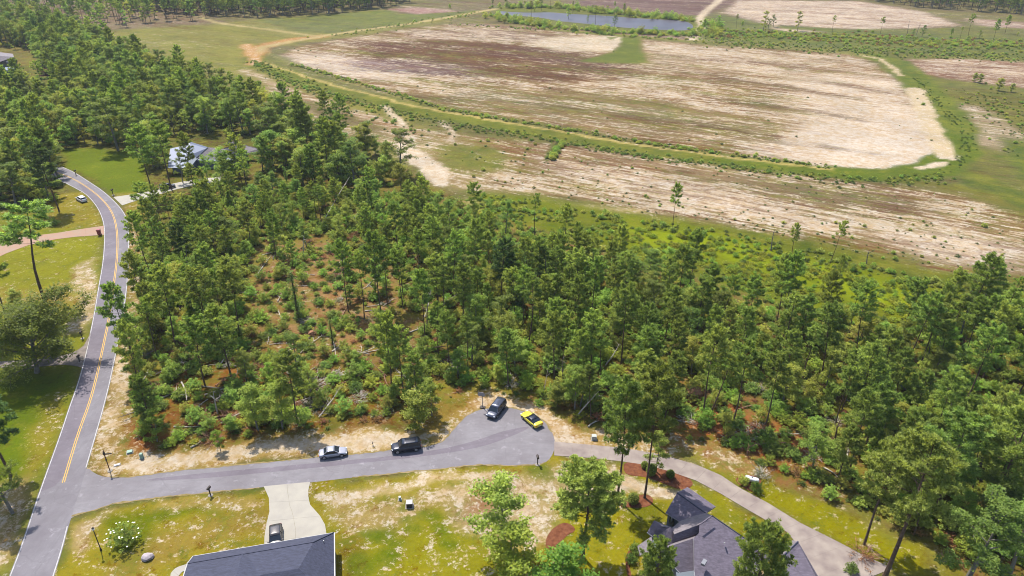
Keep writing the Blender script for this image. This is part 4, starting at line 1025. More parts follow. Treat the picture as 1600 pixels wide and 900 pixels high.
hero('pineH', (912,872), 737, 1.42, 'full round pine with open crown standing alone in the front yard')
hero('oakE', (788,872), 732, 1.15, 'tall leafy tree with loose pale crown in the sandy yard south of the turning circle')
hero('oakD', (800,925), 826, 1.2, 'low leafy tree at the bottom edge below the tall loose crowned one')
hero('oakD', (884,945), 858, 1.35, 'bright green leafy tree at the bottom edge left of the house')
hero('pineH', (1018,968), 852, .8, 'bushy pine in front of the left end of the right hand house')
hero('pineH', (1160,1000), 834, .84, 'dense bushy pine hiding the middle of the right hand house roof')
hero('pineL', (1383,900), 690, 1.0, 'large spreading pine with dark trunk at the end of the long driveway')
hero('pineB', (1349,850), 700, 1.1, 'pine with dark lower trunk behind the brown brush pile by the driveway')
hero('oakC', (1500,925), 775, 1.1, 'dark leafy tree right of the large spreading pine')
hero('oakC', (1575,905), 780, 1.0, 'dark leafy tree at the bottom right edge of the woods')
hero('pineF', (1462,800), 660, 1.15, 'dense pine behind the large spreading pine')
hero('pineF', (1540,810), 640, 1.05, 'dense pine near the right edge of the woods')
hero('pineE', (69,475), 325, 1.7, 'lone tall pine with flat crown and long bare trunk in the left lawn', tilt=(0, .16))
hero('pineE', (14,514), 400, 1.25, 'pine with forked low branches at the left edge of the lawn')
hero('pineC', (-6,520), 385, 1.2, 'pine mostly beyond the left edge over the pink driveway')
hero('oakW', (58,582), 500, 1.0, 'broad spreading oak beside the road shading the sandy driveway', cat='oak tree')
hero('oakC', (4,545), 478, .9, 'dark oak behind the broad spreading oak at the left edge', cat='oak tree')
hero('oakF', (28,480), 452, 1.2, 'small round tree behind the broad spreading oak')
hero('pineK', (16,744), 594, 1.15, 'dark pine half cut off by the left edge above the road shoulder')
hero('oakC', (20,802), 700, .95, 'dark leafy tree leaning in from the lower left edge')
hero('pineB', (229,640), 515, .85, 'slim pine with bare trunk at the wood corner next to the road')
hero('pineB', (232,500), 400, 1.0, 'pine hanging over the sandy verge where the road straightens')
hero('pineK', (92,330), 232, 1.1, 'dark pine behind the white car on the grass')
hero('pineA', (240,310), 205, 1.15, 'tall pine in front of the pale driveway mouth by the bright lawn')
hero('pineC', (268,296), 200, 1.1, 'tall forked pine before the blue grey roof')
hero('oakC', (286,286), 236, .8, 'leafy tree before the pale roof, left one of three')
hero('pineB', (303,292), 214, .9, 'pine standing in front of the pale roof edge')
hero('oakA', (325,284), 240, .8, 'leafy tree before the pale roof, middle one of three')
hero('oakC', (352,280), 236, .8, 'leafy tree before the dark right roof of the hidden house')
hero('pineF', (377,284), 214, 1.0, 'full pine at the right end of the hidden house')
hero('oakA', (262,270), 226, .9, 'leafy tree at the left end of the hidden house')
hero('oakC', (185,236), 150, 1.25, 'big rounded tree shading the far end of the bright lawn')
hero('oakC', (210,228), 165, 1.1, 'rounded dark tree right behind the bright lawn')
hero('oakC', (160,222), 158, 1.0, 'rounded dark tree left behind the bright lawn')
hero('pineC', (1051,361), 292, .75, 'thin sparse pine alone at the edge of the sandy field')
hero('pineD', (1237,398), 352, 1.0, 'small dark pine standing in the lime scrub, left of the leaning one')
hero('pineE', (1297,412), 348, .8, 'thin leaning pine between the lime scrub and the sandy field', tilt=(0, .1))
hero('pineG', (1311,433), 400, .9, 'short dark cone shaped pine in the lime scrub')
hero('pineS', (1482,528), 462, 1.0, 'slim pine with bare trunk behind the lime patch', tilt=(0, .08))
hero('pineS', (1556,512), 436, 1.0, 'slim leaning pine near the right edge above the lime scrub', tilt=(0, .12))
hero('pineE', (1327,520), 440, 1.0, 'pine with long bare trunk at the far wood edge below the lime scrub')
hero('pineB', (544,487), 385, .9, 'bare trunked pine at the left of the row in the red clearing')
hero('pineE', (570,498), 400, .9, 'second bare trunked pine of the row in the red clearing')
hero('pineB', (596,493), 372, .9, 'third bare trunked pine of the row in the red clearing')
hero('pineC', (605,477), 380, .8, 'rearmost bare trunked pine of the row in the red clearing')
hero('pineF', (612,612), 500, .75, 'feathery pine above the leafy thicket left of the basketball hoop')
hero('pineE', (731,585), 500, 1.0, 'grey trunked pine with bare side branches behind the basketball hoop')
hero('pineA', (665,535), 430, .9, 'pine with slanting trunk over the debris in mid wood')
hero('pineB', (902,543), 440, .95, 'dark trunked pine in the wood behind the yellow car')
hero('pineF', (1018,672), 585, 1.1, 'broad pine in front of the big red root ball')
hero('pineB', (1335,664), 545, 1.0, 'pine with slanted dark trunk above the wood shadow on the right')
hero('pineC', (1195,668), 560, 1.0, 'pine with dark slanted trunk right of the leaning snag')
hero('pineC', (1145,660), 545, 1.0, 'pine with dark trunk at the shady clearing near the long driveway')
hero('oakD', (246,690), 640, 1.1, 'dense leafy small tree at the wood corner by the utility boxes')
hero('oakB', (400,672), 600, 1.0, 'bushy bright tree by the street, left of the silver sedan')
hero('oakB', (440,668), 596, 1.0, 'bushy bright tree behind the silver sedan, right of its neighbour')
hero('oakD', (345,705), 672, .9, 'small bushy tree on the sandy verge left of the silver sedan')
hero('oakF', (652,668), 612, 1.0, 'slender young tree behind the black suv')
hero('oakE', (675,650), 585, .9, 'dark trunked young tree on the slope left of the turning circle')
for b_, t_, lb in (((1192,50), 14, 'dark tree right of the far sandy junction'), ((1122,45), 22, 'small dark tree by the far pond end'), ((1246,48), 15, 'thin leaning tree in the far scrub'), ((888,30), 4, 'dark tree on the near shore of the pond'), ((948,26), 7, 'round tree behind the far pond'), ((918,36), 22, 'bush like tree on the front pond bank')):
    hero('oakE', b_, t_, .9, lb)
# red leaved tree far left
_t, _c = BT['oakF']; _red = _c.copy(); _red.materials.clear(); _red.materials.append(M['leaf_red'])
p = G(74, 122); e = empty('ornamental_tree', p, 0, 1.0); e.scale = (2.2, 1.6, .85); link('trunk', _t, e); link('crown', _red, e)
tag(e, 'low burgundy leaved tree beside the far left house', 'tree')
# ivy columns and clipped shrubs
_vm = vine_proto(41, 9); _vm2 = vine_proto(42, 7, 1.0)
for (bx, by), t_, m_, lb in (((466,500), 425, _vm, 'ivy covered dead trunk in the red clearing'), ((411,350), 312, _vm2, 'dark ivy column tree at the wood behind the clearing'), ((520,538), 500, _vm2, 'short ivy covered trunk by the root mound'),
                         ((271,170), 130, _vm, 'dark ivy covered trunk among the far left woods'), ((62,190), 130, _vm, 'ivy covered trunk by the far left house'), ((450,300), 262, _vm2, 'ivy covered trunk right of the two roofed house')):
    p = G(bx, by); h = height_for((bx, by), t_); e = empty('ivy_covered_tree', p, rr.random() * 6); s = h / 9
    e.scale = (s * 1.15, s * 1.15, s * (1 if m_ is _vm else 9 / 7)); link('trunk', m_[0], e); link('vines', m_[1], e); tag(e, lb, 'dead tree'); HERO_XY.append((p.x, p.y))
_ball = shrub_proto(43, 1.0, .5, 'leaf_dark', n=90, k=26, size=.07, ball=True, clump=.12)
_ball[0].name = 'stems'
_core = MB().lathe([(.05, .02), (.36, .15), (.47, .5), (.38, .82), (.08, .97)], 12).mesh('foliage', M['leaf_dark'])
for (bx, by), d_, lb in (((1007,731), 1.05, 'small clipped ball shrub at the left end of the long mulch bed'), ((1017,742), 1.45, 'tall clipped shrub behind the right pine trunk'), ((1047,746), 1.2, 'clipped ball shrub in the middle of the long mulch bed'), ((989,786), 1.55, 'clipped ball shrub between the two pine trunks')):
    e = empty('clipped_shrub', G(bx, by), 0); e.scale = (d_, d_, d_ * (1.5 if 'tall' in lb else 1.2))
    link('stems', _ball[0], e); f = link('foliage', _ball[1], e); link('inner_foliage', _core, e); tag(e, lb, 'shrub')
hero('shA', (1161,757), 742, .55, 'dark upright shrub left of the white propane tank', name='shrub')
hero('shC', (1181,768), 752, .42, 'dark round shrub below the white propane tank', name='shrub')
for k, (bx, by, lb) in enumerate(((992,862,'dark shrub against the left gable of the right hand house'), (986,878,'dark shrub at the foot of the right hand house, nearer one'), (1330,893,'dark low shrub in the round bed of the drive'), (85,352,'dark bush in the shadow of the pine by the pink driveway'))):
    hero('shC', (bx, by), by - 12, .55, lb)
# white flowering shrub
p = G(197, 850); e = empty('flowering_shrub', p); s_, f_ = shrub_proto(44, 3.4, 2.3, 'leaf', n=46, k=24, size=.17)
link('stems', s_, e); link('foliage', f_, e); mb = MB(); q = random.Random(3)
for i in range(24):
    a = q.random() * 6.28; u = q.random(); r_ = math.sqrt(u) * 2.4; c = Vector((math.cos(a) * r_, math.sin(a) * r_, 3.6 * (1 - .55 * u) + q.uniform(-.1, .3)))
    for k in range(5):
        b = k * 1.257; d = Vector((math.cos(b), math.sin(b), .35)) * .13; n_ = Vector((-math.sin(b), math.cos(b), 0)) * .05
        mb.quad(c, c + d * .6 + n_, c + d, c + d * .6 - n_)
tag(mb.build('flowers', M['flower'], e), kind='stuff'); tag(e, 'rounded shrub covered in white blossoms on the corner lawn', 'shrub')

# ---------------------------------------------------------------- the woods
pts = poisson(F1, 5.25, fdens, 21)
for x, y in pts:
    px, py = Ginv(x, y)
    if not free(x, y, 2.2): continue
    if 590 < px < 730 and py < 352 and rr.random() < .88: continue
    if 245 < px < 400 and py < 345 and rr.random() < .25: continue
    lush = 690 < px < 1000 and py > 520
    low = px < 700 and py > 540
    pw = .40 if lush else .34 if low else .55 if px < 400 else .42 if px < 620 else .58
    if rr.random() < pw:
        pk = pick(PMIX); h = HGT[pk] * rr.uniform(.58, .95) * (.92 if px < 400 else .84 if px < 560 else .90) * (.82 if py < 440 else 1)
        if px > 1150 and py > 640: h *= .95
    else:
        pk = pick(BMIX); h = HGT[pk] * rr.uniform(.65, 1.0) * (.8 if px < 700 else .95)
    CAND.append((pk, x, y, h, (rr.gauss(0, .045), rr.gauss(0, .045))))
for x, y in poisson(F2, 5.9, fdens, 22):
    if not free(x, y, 3): continue
    px, py = Ginv(x, y)
    if 225 < px < 420 and 262 < py < 300 and rr.random() < .3: continue
    if px > 560 and py > 215 and rr.random() < .85: continue
    if 245 < px < 400 and 258 < py < 335 and rr.random() < .2: continue
    pk = pick(PMIX) if rr.random() < .32 else pick([('oakA', 4), ('oakC', 4), ('oakE', 3), ('oakB', 2)])
    CAND.append((pk, x, y, HGT[pk] * rr.uniform(.75, 1.08) * (.9 if kind_of(pk) == 'pine' else 1.22), (rr.gauss(0, .03), rr.gauss(0, .03)), 1.22))
# lone trees along the far scrub and the pond
for b in ((1484,62),(1500,60),(1512,58),(1530,62),(1552,62),(1440,58),(1425,58),(1375,54),(1300,52),(1590,56),(1570,52),(1200,46),(1208,42),(1160,40),(1150,46),(835,18),(820,16),(846,17),(860,14),(895,20),(905,18),(925,21),(960,24),(975,25),(990,25),(830,28),(930,38),(960,42),(805,10),(790,12),(700,12),(703,14),(600,5),(640,3),(1100,47),(770,12)):
    p = G(*b); pk = rr.choice(('oakC', 'pineD', 'pineS', 'oakF', 'pineE')); CAND.append((pk, p.x, p.y, HGT[pk] * rr.uniform(.4, .75), (0, 0)))
far = []
for x, y in poisson(F3, 10, lambda x, y, px, py: .75, 23): far.append((rr.choice(('pineS', 'pineE', 'pineD', 'oakE', 'pineC')), x, y, rr.uniform(12, 19)))
for x, y in poisson(F4, 7, lambda x, y, px, py: .95, 24): far.append((rr.choice(('pineB', 'pineC', 'pineD', 'oakC', 'oakA', 'pineF')), x, y, rr.uniform(13, 21)))
for x, y in poisson(F5, 8, lambda x, y, px, py: .95, 25): far.append((rr.choice(('pineB', 'oakC', 'pineD', 'oakC', 'pineF')), x, y, rr.uniform(12, 20)))
SHC = []
def shd(x, y, px, py):
    if blocked(px, py): return 0
    if in_px(px, py, CLR): return .30
    if px < 690 and py > 540: return .55
    return .85
for x, y in poisson(F1, 2.5, shd, 31):
    if not free(x, y, .6): continue
    pk = pick([('shA', 2.5), ('shB', 3), ('shC', 1.0), ('shD', 3), ('dry', .35)]); SHC.append((pk, x, y, HGT[pk] * rr.uniform(.6, 1.35)))
# ---- split: the nearest ones single, the rest as one object of each kind
def dist(c): return math.hypot(c[1], c[2])
def seen(c):
    px, py = Ginv(c[1], c[2]); _, ty = Ginv(c[1], c[2], c[3]); return -45 < px < 1645 and ty < 900 and py > 0
pines = sorted([c for c in CAND if kind_of(c[0]) == 'pine'], key=dist); oaks = sorted([c for c in CAND if kind_of(c[0]) == 'oak'], key=dist); shr = sorted(SHC, key=dist)
print('pines', len(pines), 'oaks', len(oaks), 'shrubs', len(shr), 'far', len(far))
def take(lst, n):
    a, b = [], []
    for c in lst: (a if seen(c) and len(a) < n else b).append(c)
    return a, b
p1, p2 = take(pines, 255); o1, o2 = take(oaks, 262); s1, s2 = take(shr, 280)
SINGLE = []
for c in p1 + o1 + s1:
    e = plant(c[0], c[1], c[2], c[3], rr.uniform(.88, 1.16) * (c[5] if len(c) > 5 and kind_of(c[0]) == 'oak' else 1), c[4] if len(c) > 4 else (0, 0)); SINGLE.append((e, c[0], c[3]))
for k in list(PH['pine']) + list(PH['oak']) + list(PH['shrub']): pass

# ================================================================ SCATTERED MASSES (instanced on points)
def scatter(name, items, label, meshes=None, flat=False):
    """items: (proto key, x, y, scale); one object that plants copies of real shapes on its points"""
    keys = sorted({i[0] for i in items}); me = bpy.data.meshes.new(name)
    me.from_pydata([(i[1], i[2], -.03) for i in items], [], [])
    q = random.Random(len(items))
    a = me.attributes.new('size', 'FLOAT', 'POINT'); a.data.foreach_set('value', [i[3] for i in items])
    a = me.attributes.new('turn', 'FLOAT', 'POINT'); a.data.foreach_set('value', [q.random() * 6.283 for i in items])
    a = me.attributes.new('which', 'INT', 'POINT'); a.data.foreach_set('value', [keys.index(i[0]) for i in items])
    o = link(name, me); ng = bpy.data.node_groups.new(name, 'GeometryNodeTree')
    ng.interface.new_socket('Geometry', in_out='INPUT', socket_type='NodeSocketGeometry'); ng.interface.new_socket('Geometry', in_out='OUTPUT', socket_type='NodeSocketGeometry')
    N, L = ng.nodes, ng.links; gi = N.new('NodeGroupInput'); go = N.new('NodeGroupOutput')
    jn = N.new('GeometryNodeJoinGeometry')
    for k in reversed(keys):
        j2 = N.new('GeometryNodeJoinGeometry')
        for ob in PROTO_OBJ[k]:
            oi = N.new('GeometryNodeObjectInfo'); oi.transform_space = 'ORIGINAL'; oi.inputs['Object'].default_value = ob; L.new(oi.outputs['Geometry'], j2.inputs[0])
        g2 = N.new('GeometryNodeGeometryToInstance'); L.new(j2.outputs[0], g2.inputs[0]); L.new(g2.outputs[0], jn.inputs[0])
    ip = N.new('GeometryNodeInstanceOnPoints'); L.new(gi.outputs[0], ip.inputs['Points']); L.new(jn.outputs[0], ip.inputs['Instance'])
    ip.inputs['Pick Instance'].default_value = True
    def attr(nm, ty):
        n = N.new('GeometryNodeInputNamedAttribute'); n.data_type = ty; n.inputs['Name'].default_value = nm; return n.outputs[0]
    L.new(attr('which', 'INT'), ip.inputs['Instance Index']); L.new(attr('size', 'FLOAT'), ip.inputs['Scale'])
    cx = N.new('ShaderNodeCombineXYZ'); L.new(attr('turn', 'FLOAT'), cx.inputs[2]); L.new(cx.outputs[0], ip.inputs['Rotation'])
    L.new(ip.outputs[0], go.inputs[0])
    md = o.modifiers.new('scatter', 'NODES'); md.node_group = ng
    tag(o, label, None, None, 'stuff'); return o
# make sure every shape used as a source stands somewhere for real
def need(keys, spots):
    for k, (x, y) in zip(keys, spots):
        if k not in PROTO_OBJ:
            e = plant(k, x, y); SINGLE.append((e, k, HGT[k]))
def sc_items(lst): return [(c[0], c[1], c[2], c[3] / HGT[c[0]]) for c in lst]
rest = sc_items(p2 + o2)
need([k for k in ('weed', 'lime', 'fieldsh', 'dry', 'shA', 'shB', 'shC', 'shD')], [tuple(G(*b).xy) for b in ((1420,290), (1290,430), (1442,164), (1240,655), (900,660), (880,650), (700,600), (660,600))])
need(sorted({i[0] for i in rest} | {f[0] for f in far}), [tuple(G(1000 + 40 * k, 520).xy) for k in range(20)])
scatter('far_left_woods', rest, 'mixed woods of pines and leafy trees filling the far left and wood interior')
scatter('distant_forest', [(f[0], f[1], f[2], f[3] / HGT[f[0]]) for f in far], 'dark distant forest along the top of the view')
f2s = [(rr.choice(('shD', 'shB', 'shA', 'oakF')), x, y, rr.uniform(.8, 1.5)) for x, y in poisson(F2, 5, lambda x, y, px, py: 0 if blocked(px, py) else .7, 61)]
scatter('undergrowth', sc_items(s2) + f2s, 'dense green undergrowth between the trunks of the woods')
# bushes hugging the bank, weeds on the fields, lime scrub
def along(pts, n, spread, keys, s0, s1, seed):
    q = random.Random(seed); w_ = [Vector(p) for p in P2(pts)]; out = []
    for i in range(n):
        p = lerp_poly(w_, q.random()); out.append((q.choice(keys), p.x + q.gauss(0, spread), p.y + q.gauss(0, spread), q.uniform(s0, s1)))
    return out
IN_EDGE = [(455,100),(520,118),(620,148),(700,172),(850,197),(1000,223),(1150,243),(1300,262)]
OUT_EDGE = [(395,95),(450,128),(550,158),(700,194),(850,217),(1000,243),(1150,262),(1300,280),(1400,284),(1470,276),(1512,245),(1505,205),(1470,165),(1432,120)]
it = along(IN_EDGE, 800, 1.3, ('fieldsh', 'weed', 'weed', 'shA'), .25, .85, 1) + along(OUT_EDGE[:10], 1300, 2.4, ('fieldsh', 'weed', 'weed', 'weed', 'shC'), .25, .8, 2) + along(OUT_EDGE[9:], 160, 1.5, ('weed', 'weed', 'weed'), .3, .8, 22)
it += along([(765,24),(800,34),(900,48),(1000,54),(1100,56),(1120,40)], 260, 5, ('fieldsh', 'shA', 'shD'), .8, 2.0, 3) + along([(780,12),(880,12),(960,22),(1080,32)], 200, 5, ('fieldsh', 'shD', 'shA'), .8, 2.2, 4)
it += along([(1110,66),(1350,80),(1600,90)], 700, 10, ('fieldsh', 'weed', 'weed'), .4, 1.1, 5) + along([(1120,52),(1300,60),(1450,66),(1600,72)], 1100, 13, ('fieldsh', 'shA', 'weed', 'dry', 'shA'), .4, 1.3, 6)
it += along([(700,38),(850,46),(1000,58),(1200,72)], 120, 3, ('fieldsh', 'weed'), .5, 1.2, 7)
it += along([(1540,150),(1580,170),(1620,200),(1660,250)], 420, 12, ('weed', 'weed', 'weed', 'shA'), .3, .8, 8) + along([(862,250),(876,225)], 40, .8, ('shA', 'fieldsh'), .6, 1.2, 9)
it += along([(500,60),(620,40),(760,18)], 120, 6, ('fieldsh', 'weed'), .4, 1.2, 12) + along([(420,105),(560,170),(680,215)], 120, 4, ('weed', 'fieldsh'), .5, 1.1, 13)
it += [(rr.choice(('fieldsh', 'shD', 'oakF')), *G(x, y).xy, rr.uniform(.5, 1.1)) for x, y in ((1443,164), (1522,128), (1530,130), (1540,131), (1548,140), (1560,142), (1580,144))]
scatter('bank_bushes', [i for i in it], 'dark low bushes lining the grassy banks, the pond and the far scrub')
it = []
for x, y in poisson(OUT, 3.0, lambda x, y, px, py: .15 + .8 * (max(0, min(1, (py - (255 + (px - 800) * .12)) / 60)) ** 2), 41): it.append((rr.choice(('weed', 'weed', 'weed', 'weed', 'fieldsh')), x, y, rr.uniform(.2, .7) * (1.5 if rr.random() < .06 else 1)))
for x, y in poisson(FIELD, 12, lambda x, y, px, py: .12, 42): it.append((rr.choice(('weed', 'weed')), x, y, rr.uniform(.4, .9)))
for x, y in poisson([(380,150),(560,180),(760,215),(880,230),(860,300),(740,300),(640,245)], 5, lambda x, y, px, py: .3, 43): it.append((rr.choice(('weed', 'fieldsh')), x, y, rr.uniform(.3, 1.0)))
scatter('field_weeds', it, 'sparse green weeds and seedlings dotted over the sandy fields')
LM = [(740,305),(820,308),(900,324),(1000,342),(1150,365),(1300,396),(1420,430),(1600,470),(1800,520),(1800,620),(1600,570),(1440,556),(1330,530),(1240,505),(1150,468),(1060,440),(960,408),(860,380),(750,335)]
it = []
for x, y in poisson(LM, 1.6, lambda x, y, px, py: .75 * (vnoise(np.array([x]), np.array([y]), 7, 19)[0] > .3), 44):
    px, py = Ginv(x, y); l_ = py - (335 + (px - 980) * .235)
    k = rr.choice(('lime', 'lime', 'lime', 'weed', 'shB')) if 12 < l_ < 75 and px > 950 else rr.choice(('weed', 'shA', 'weed', 'fieldsh', 'shB'))
    it.append((k, x, y, rr.uniform(.4, 1.1) * (.6 if k.startswith('sh') else 1)))
scatter('lime_scrub', it, 'bright yellow green scrub between the woods and the sandy field')
# tufts and litter over the woodland floor and verges
it = []
for x, y in poisson([(205,400),(430,290),(700,305),(960,408),(1330,530),(1700,600),(1780,900),(1460,850),(1260,765),(1100,690),(960,680),(830,632),(750,612),(640,660),(430,680),(222,712),(210,600)], 2.3, lambda x, y, px, py: .7, 45):
    it.append((rr.choice(('weed', 'weed', 'lime' if rr.random() < .25 else 'weed', 'dry', 'shB')), x, y, rr.uniform(.3, .9)))
scatter('forest_floor_plants', it, 'low mixed plants, ferns and dead needles on the woodland floor')

# ---------------------------------------------------------------- fallen timber
def log_at(a, b, lb, m='deadwood', rad=.16, stubs=7, z1=0.0, seed=None):
    pa, pb = G(*a), G(*b, z1) if z1 else G(*b); d = pb - pa; L = d.length
    o = link('fallen_log' if z1 < 1.5 else 'leaning_trunk', log_mesh(seed or rr.randint(1, 999), L, rad, stubs, m)); o.data.name = o.name
    o.location = pa; o.rotation_euler = (0, -math.atan2(d.z, math.hypot(d.x, d.y)), math.atan2(d.y, d.x)); tag(o, lb, 'fallen log' if z1 < 1.5 else 'leaning trunk'); return o
for a, b, lb, kw in (((252,623),(290,603),'pale log jutting out of the thicket by the wood corner', {}), ((320,618),(356,608),'pale log resting on a stump in the left thicket', {}), ((272,667),(330,666),'straight pale log lying level above the street corner boxes', dict(rad=.14)),
    ((378,603),(420,594),'thin grey log at the right of the left thicket', {}), ((298,548),(352,533),'brown log crossing the left wood', dict(m='redwood')), ((335,655),(384,645),'reddish fallen trunk above the street bushes', dict(m='redwood', rad=.2)),
    ((440,373),(484,360),'long white log on the clearing rim near the leaning trunk', {}), ((402,433),(422,400),'white log at the left side of the red clearing', {}), ((440,555),(486,527),'grey log pointing at the root mound', {}),
    ((570,487),(604,486),'short pale log behind the row of bare trunks', dict(stubs=3)), ((518,550),(535,535),'small pale log beside the feathery pine', {}), ((1131,650),(1157,674),'thick pale log in the shady clearing near the drive', dict(rad=.24, stubs=4)),
    ((1322,700),(1326,735),'white log standing out in the brush behind the driveway lawn', {}), ((1286,732),(1309,746),'short white log near the lawn edge at right', dict(stubs=3)), ((1350,710),(1375,725),'pale log end left of the large spreading pine', {}),
    ((410,400),(440,390),'thin pale log at the back of the clearing', {}), ((298,700),(316,688),'pale cut log at the verge above the street', dict(stubs=2)), ((1265,700),(1300,694),'pale log across the red debris right of the drive', {}),
    ((920,668),(935,658),'pale log beside the verge right of the yellow car', dict(stubs=3)), ((1440,596),(1476,590),'white log in the right wood under the red branches', {}), ((530,500),(545,480),'short log left of the bare trunk row', dict(m='redwood')),
    ((505,590),(530,578),'grey limb in the debris strip', {}), ((1085,628),(1100,632),'reddish log beside the root ball', dict(m='redwood')), ((640,520),(668,512),'grey log under the slanting pine', {})):
    log_at(a, b, lb, **kw)
RLOG = []
q_ = random.Random(77)
for k in range(120):
    if k < 92: bx, by = q_.uniform(230, 690), q_.uniform(385, 672)
    else: bx, by = q_.uniform(760, 1400), q_.uniform(520, 720)
    if not in_px(bx, by, F1): continue
    p = G(bx, by); L_ = q_.uniform(2.5, 9); z_ = q_.choice((0, 0, 0, .12, .5)); o = link('fallen_log', log_mesh(k + 300, L_, q_.uniform(.08, .17), q_.randint(3, 9), q_.choice(('deadwood', 'deadwood', 'bark_grey', 'redwood'))))
    o.data.name = 'fallen_log'; o.location = p + Vector((0, 0, .1)); o.rotation_euler = (0, -z_, q_.random() * 6.28); RLOG.append(o)
RBR = []
for k in range(54):
    bx, by = (q_.uniform(230, 690), q_.uniform(385, 672)) if k < 38 else (q_.uniform(1060, 1400), q_.uniform(590, 720))
    if not in_px(bx, by, F1): continue
    e = empty('brush_pile', G(bx, by)); mm = q_.choice(('redwood', 'deadwood', 'bark_grey')); r_ = q_.uniform(1.0, 2.4)
    brush_mesh(k + 50, r_, 45, h=.8).build('branches', M[mm], e); rs_ = np.random.RandomState(k); n_ = 18
    V_, tv_ = leaves(np.stack([rs_.normal(size=n_) * r_ * .45, rs_.normal(size=n_) * r_ * .45, rs_.uniform(.1, .6, n_)], 1), rs_, k=18, r=.4, size=.13)
    link('dead_foliage', trisoup('dead_foliage', V_, M['dry_leaf' if mm == 'redwood' else 'grey_leaf'], tv_), e); RBR.append(e)
for a, b, z1, lb, m_ in (((500,356),(547,277),7,'long bare trunk leaning right over the mid wood','deadwood'), ((542,358),(580,308),6,'forked bare trunk leaning right behind the clearing','bark_grey'), ((575,448),(607,412),4,'pale trunk leaning right behind the bare trunk row','deadwood'),
    ((947,571),(968,537),4,'thin white trunk leaning right in the middle of the wood','deadwood'), ((904,651),(936,610),5,'pale trunk leaning right over the verge behind the yellow car','deadwood'), ((907,634),(919,590),6,'grey slim trunk behind the yellow car','bark_grey'),
    ((1110,648),(1143,566),11,'slim brown trunk leaning right beside the shady clearing','bark'), ((261,587),(285,566),2.5,'curved white trunk arching in the left thicket','deadwood'), ((1253,600),(1262,562),6,'dark bare trunk in the right wood','bark'),
    ((1470,615),(1478,580),5,'pale broken trunk under red branches at right','deadwood')):
    log_at(a, b, lb, m_, .15, 5, z1)
for b, h, lb, m_ in (((1205,392),6,'bare grey snag in the lime scrub','bark_grey'), ((1527,488),7,'bare grey snag behind the lime patch at right','bark_grey'), ((475,402),6,'pale forked snag at the back of the clearing','deadwood'), ((600,360),5,'broken white snag right of the leaning trunks','deadwood'),
    ((340,646),5,'short broken stump trunk in the left thicket','deadwood'), ((668,520),8,'grey snag with side branches in mid wood','bark_grey'), ((1354,412),4,'tiny bare snag in the lime scrub right of the leaning pine','bark_grey'), ((295,430),8,'bare branching tree at the left wood','bark_grey'),
    ((1440,470),5,'bare snag near the wood edge at right','bark_grey'), ((1418,52),9,'bare snag in the far scrub, left one','bark_grey'), ((1432,54),8,'bare snag in the far scrub, right one','bark_grey'), ((1168,712),2.2,'upturned stump at the verge of the long driveway','redwood'), ((880,600),6,'thin dead tree above the turning circle','bark_grey'), ((1305,690),5,'dead pole in the red debris at right','bark')):
    o = link('dead_tree', snag_mesh(rr.randint(1, 999), h, m=m_, rad=.12 + .01 * h)); o.location = G(*b); o.rotation_euler = (rr.gauss(0, .06), rr.gauss(0, .06), 1); tag(o, lb, 'dead tree')
for b, r_, m_, lb in (((1085,618),3.0,'redwood','large reddish root ball and broken branches in the wood behind the driveway'), ((487,523),1.6,'soil','dark root mound in the red clearing'), ((1245,655),3.2,'redwood','reddish heap of fallen branches in the right wood'), ((1465,585),2.8,'redwood','red dead branches hanging in the right wood'),
    ((1350,868),2.2,'redwood','brown heap of cut brush at the driveway edge under the pines'), ((495,605),3.0,'deadwood','grey tangle of branches above the silver sedan'), ((494,640),3.2,'bark_grey','large grey dead brush behind the silver sedan'), ((700,572),3.0,'deadwood','silvery fallen tree top left of the basketball hoop'),
    ((640,555),2.2,'redwood','rusty brush heap in mid wood'), ((450,582),3.6,'redwood','long rusty debris strip in the lower wood, right half'), ((405,580),3.0,'redwood','long rusty debris strip in the lower wood, left half'), ((527,432),2.2,'redwood','drooping dead red pine top in the clearing'), ((1280,690),3.2,'redwood','red debris heap near the lawn edge right of the driveway'),
    ((660,480),2.4,'dry','red brown brush right of the bare trunk row'), ((375,560),2.4,'redwood','dark red brush in the left wood'), ((310,560),2.0,'redwood','red root ball in the left wood'), ((330,690),2.4,'redwood','dark brush at the verge left of the small bushy tree'), ((800,600),2.0,'deadwood','grey brush above the minivan'), ((1190,744),1.6,'deadwood','pale twigs behind the propane tank'), ((360,655),2.4,'redwood','brown debris left of the bushy bright trees'), ((560,625),2.0,'deadwood','pale twigs behind the black suv')):
    mb = brush_mesh(rr.randint(1, 9999), r_, 70, h=1.1); mm = M['redwood'] if m_ == 'dry' else M[m_]
    e = empty('brush_pile', G(*b)); mb.build('branches', mm, e)
    rs_ = np.random.RandomState(int(b[0])); n_ = 26; c_ = np.stack([rs_.normal(size=n_) * r_ * .45, rs_.normal(size=n_) * r_ * .45, rs_.uniform(.1, .7, n_)], 1)
    V_, tv_ = leaves(c_, rs_, k=20, r=.4, size=.13); link('dead_foliage', trisoup('dead_foliage', V_, M['grey_leaf' if m_ in ('deadwood', 'bark_grey') else 'dry_leaf'], tv_), e)
    if 'root' in lb:
        mb = MB().lathe([(.1 * r_, .02), (.55 * r_, .1), (.5 * r_, .35 * r_), (.3 * r_, .55 * r_), (.05, .62 * r_)], 9); o = mb.build('root_soil', M['soil'], e)
        for v in o.data.vertices: v.co += Vector((rr.uniform(-.15, .15), rr.uniform(-.15, .15), 0))
    tag(e, lb, 'brush pile')
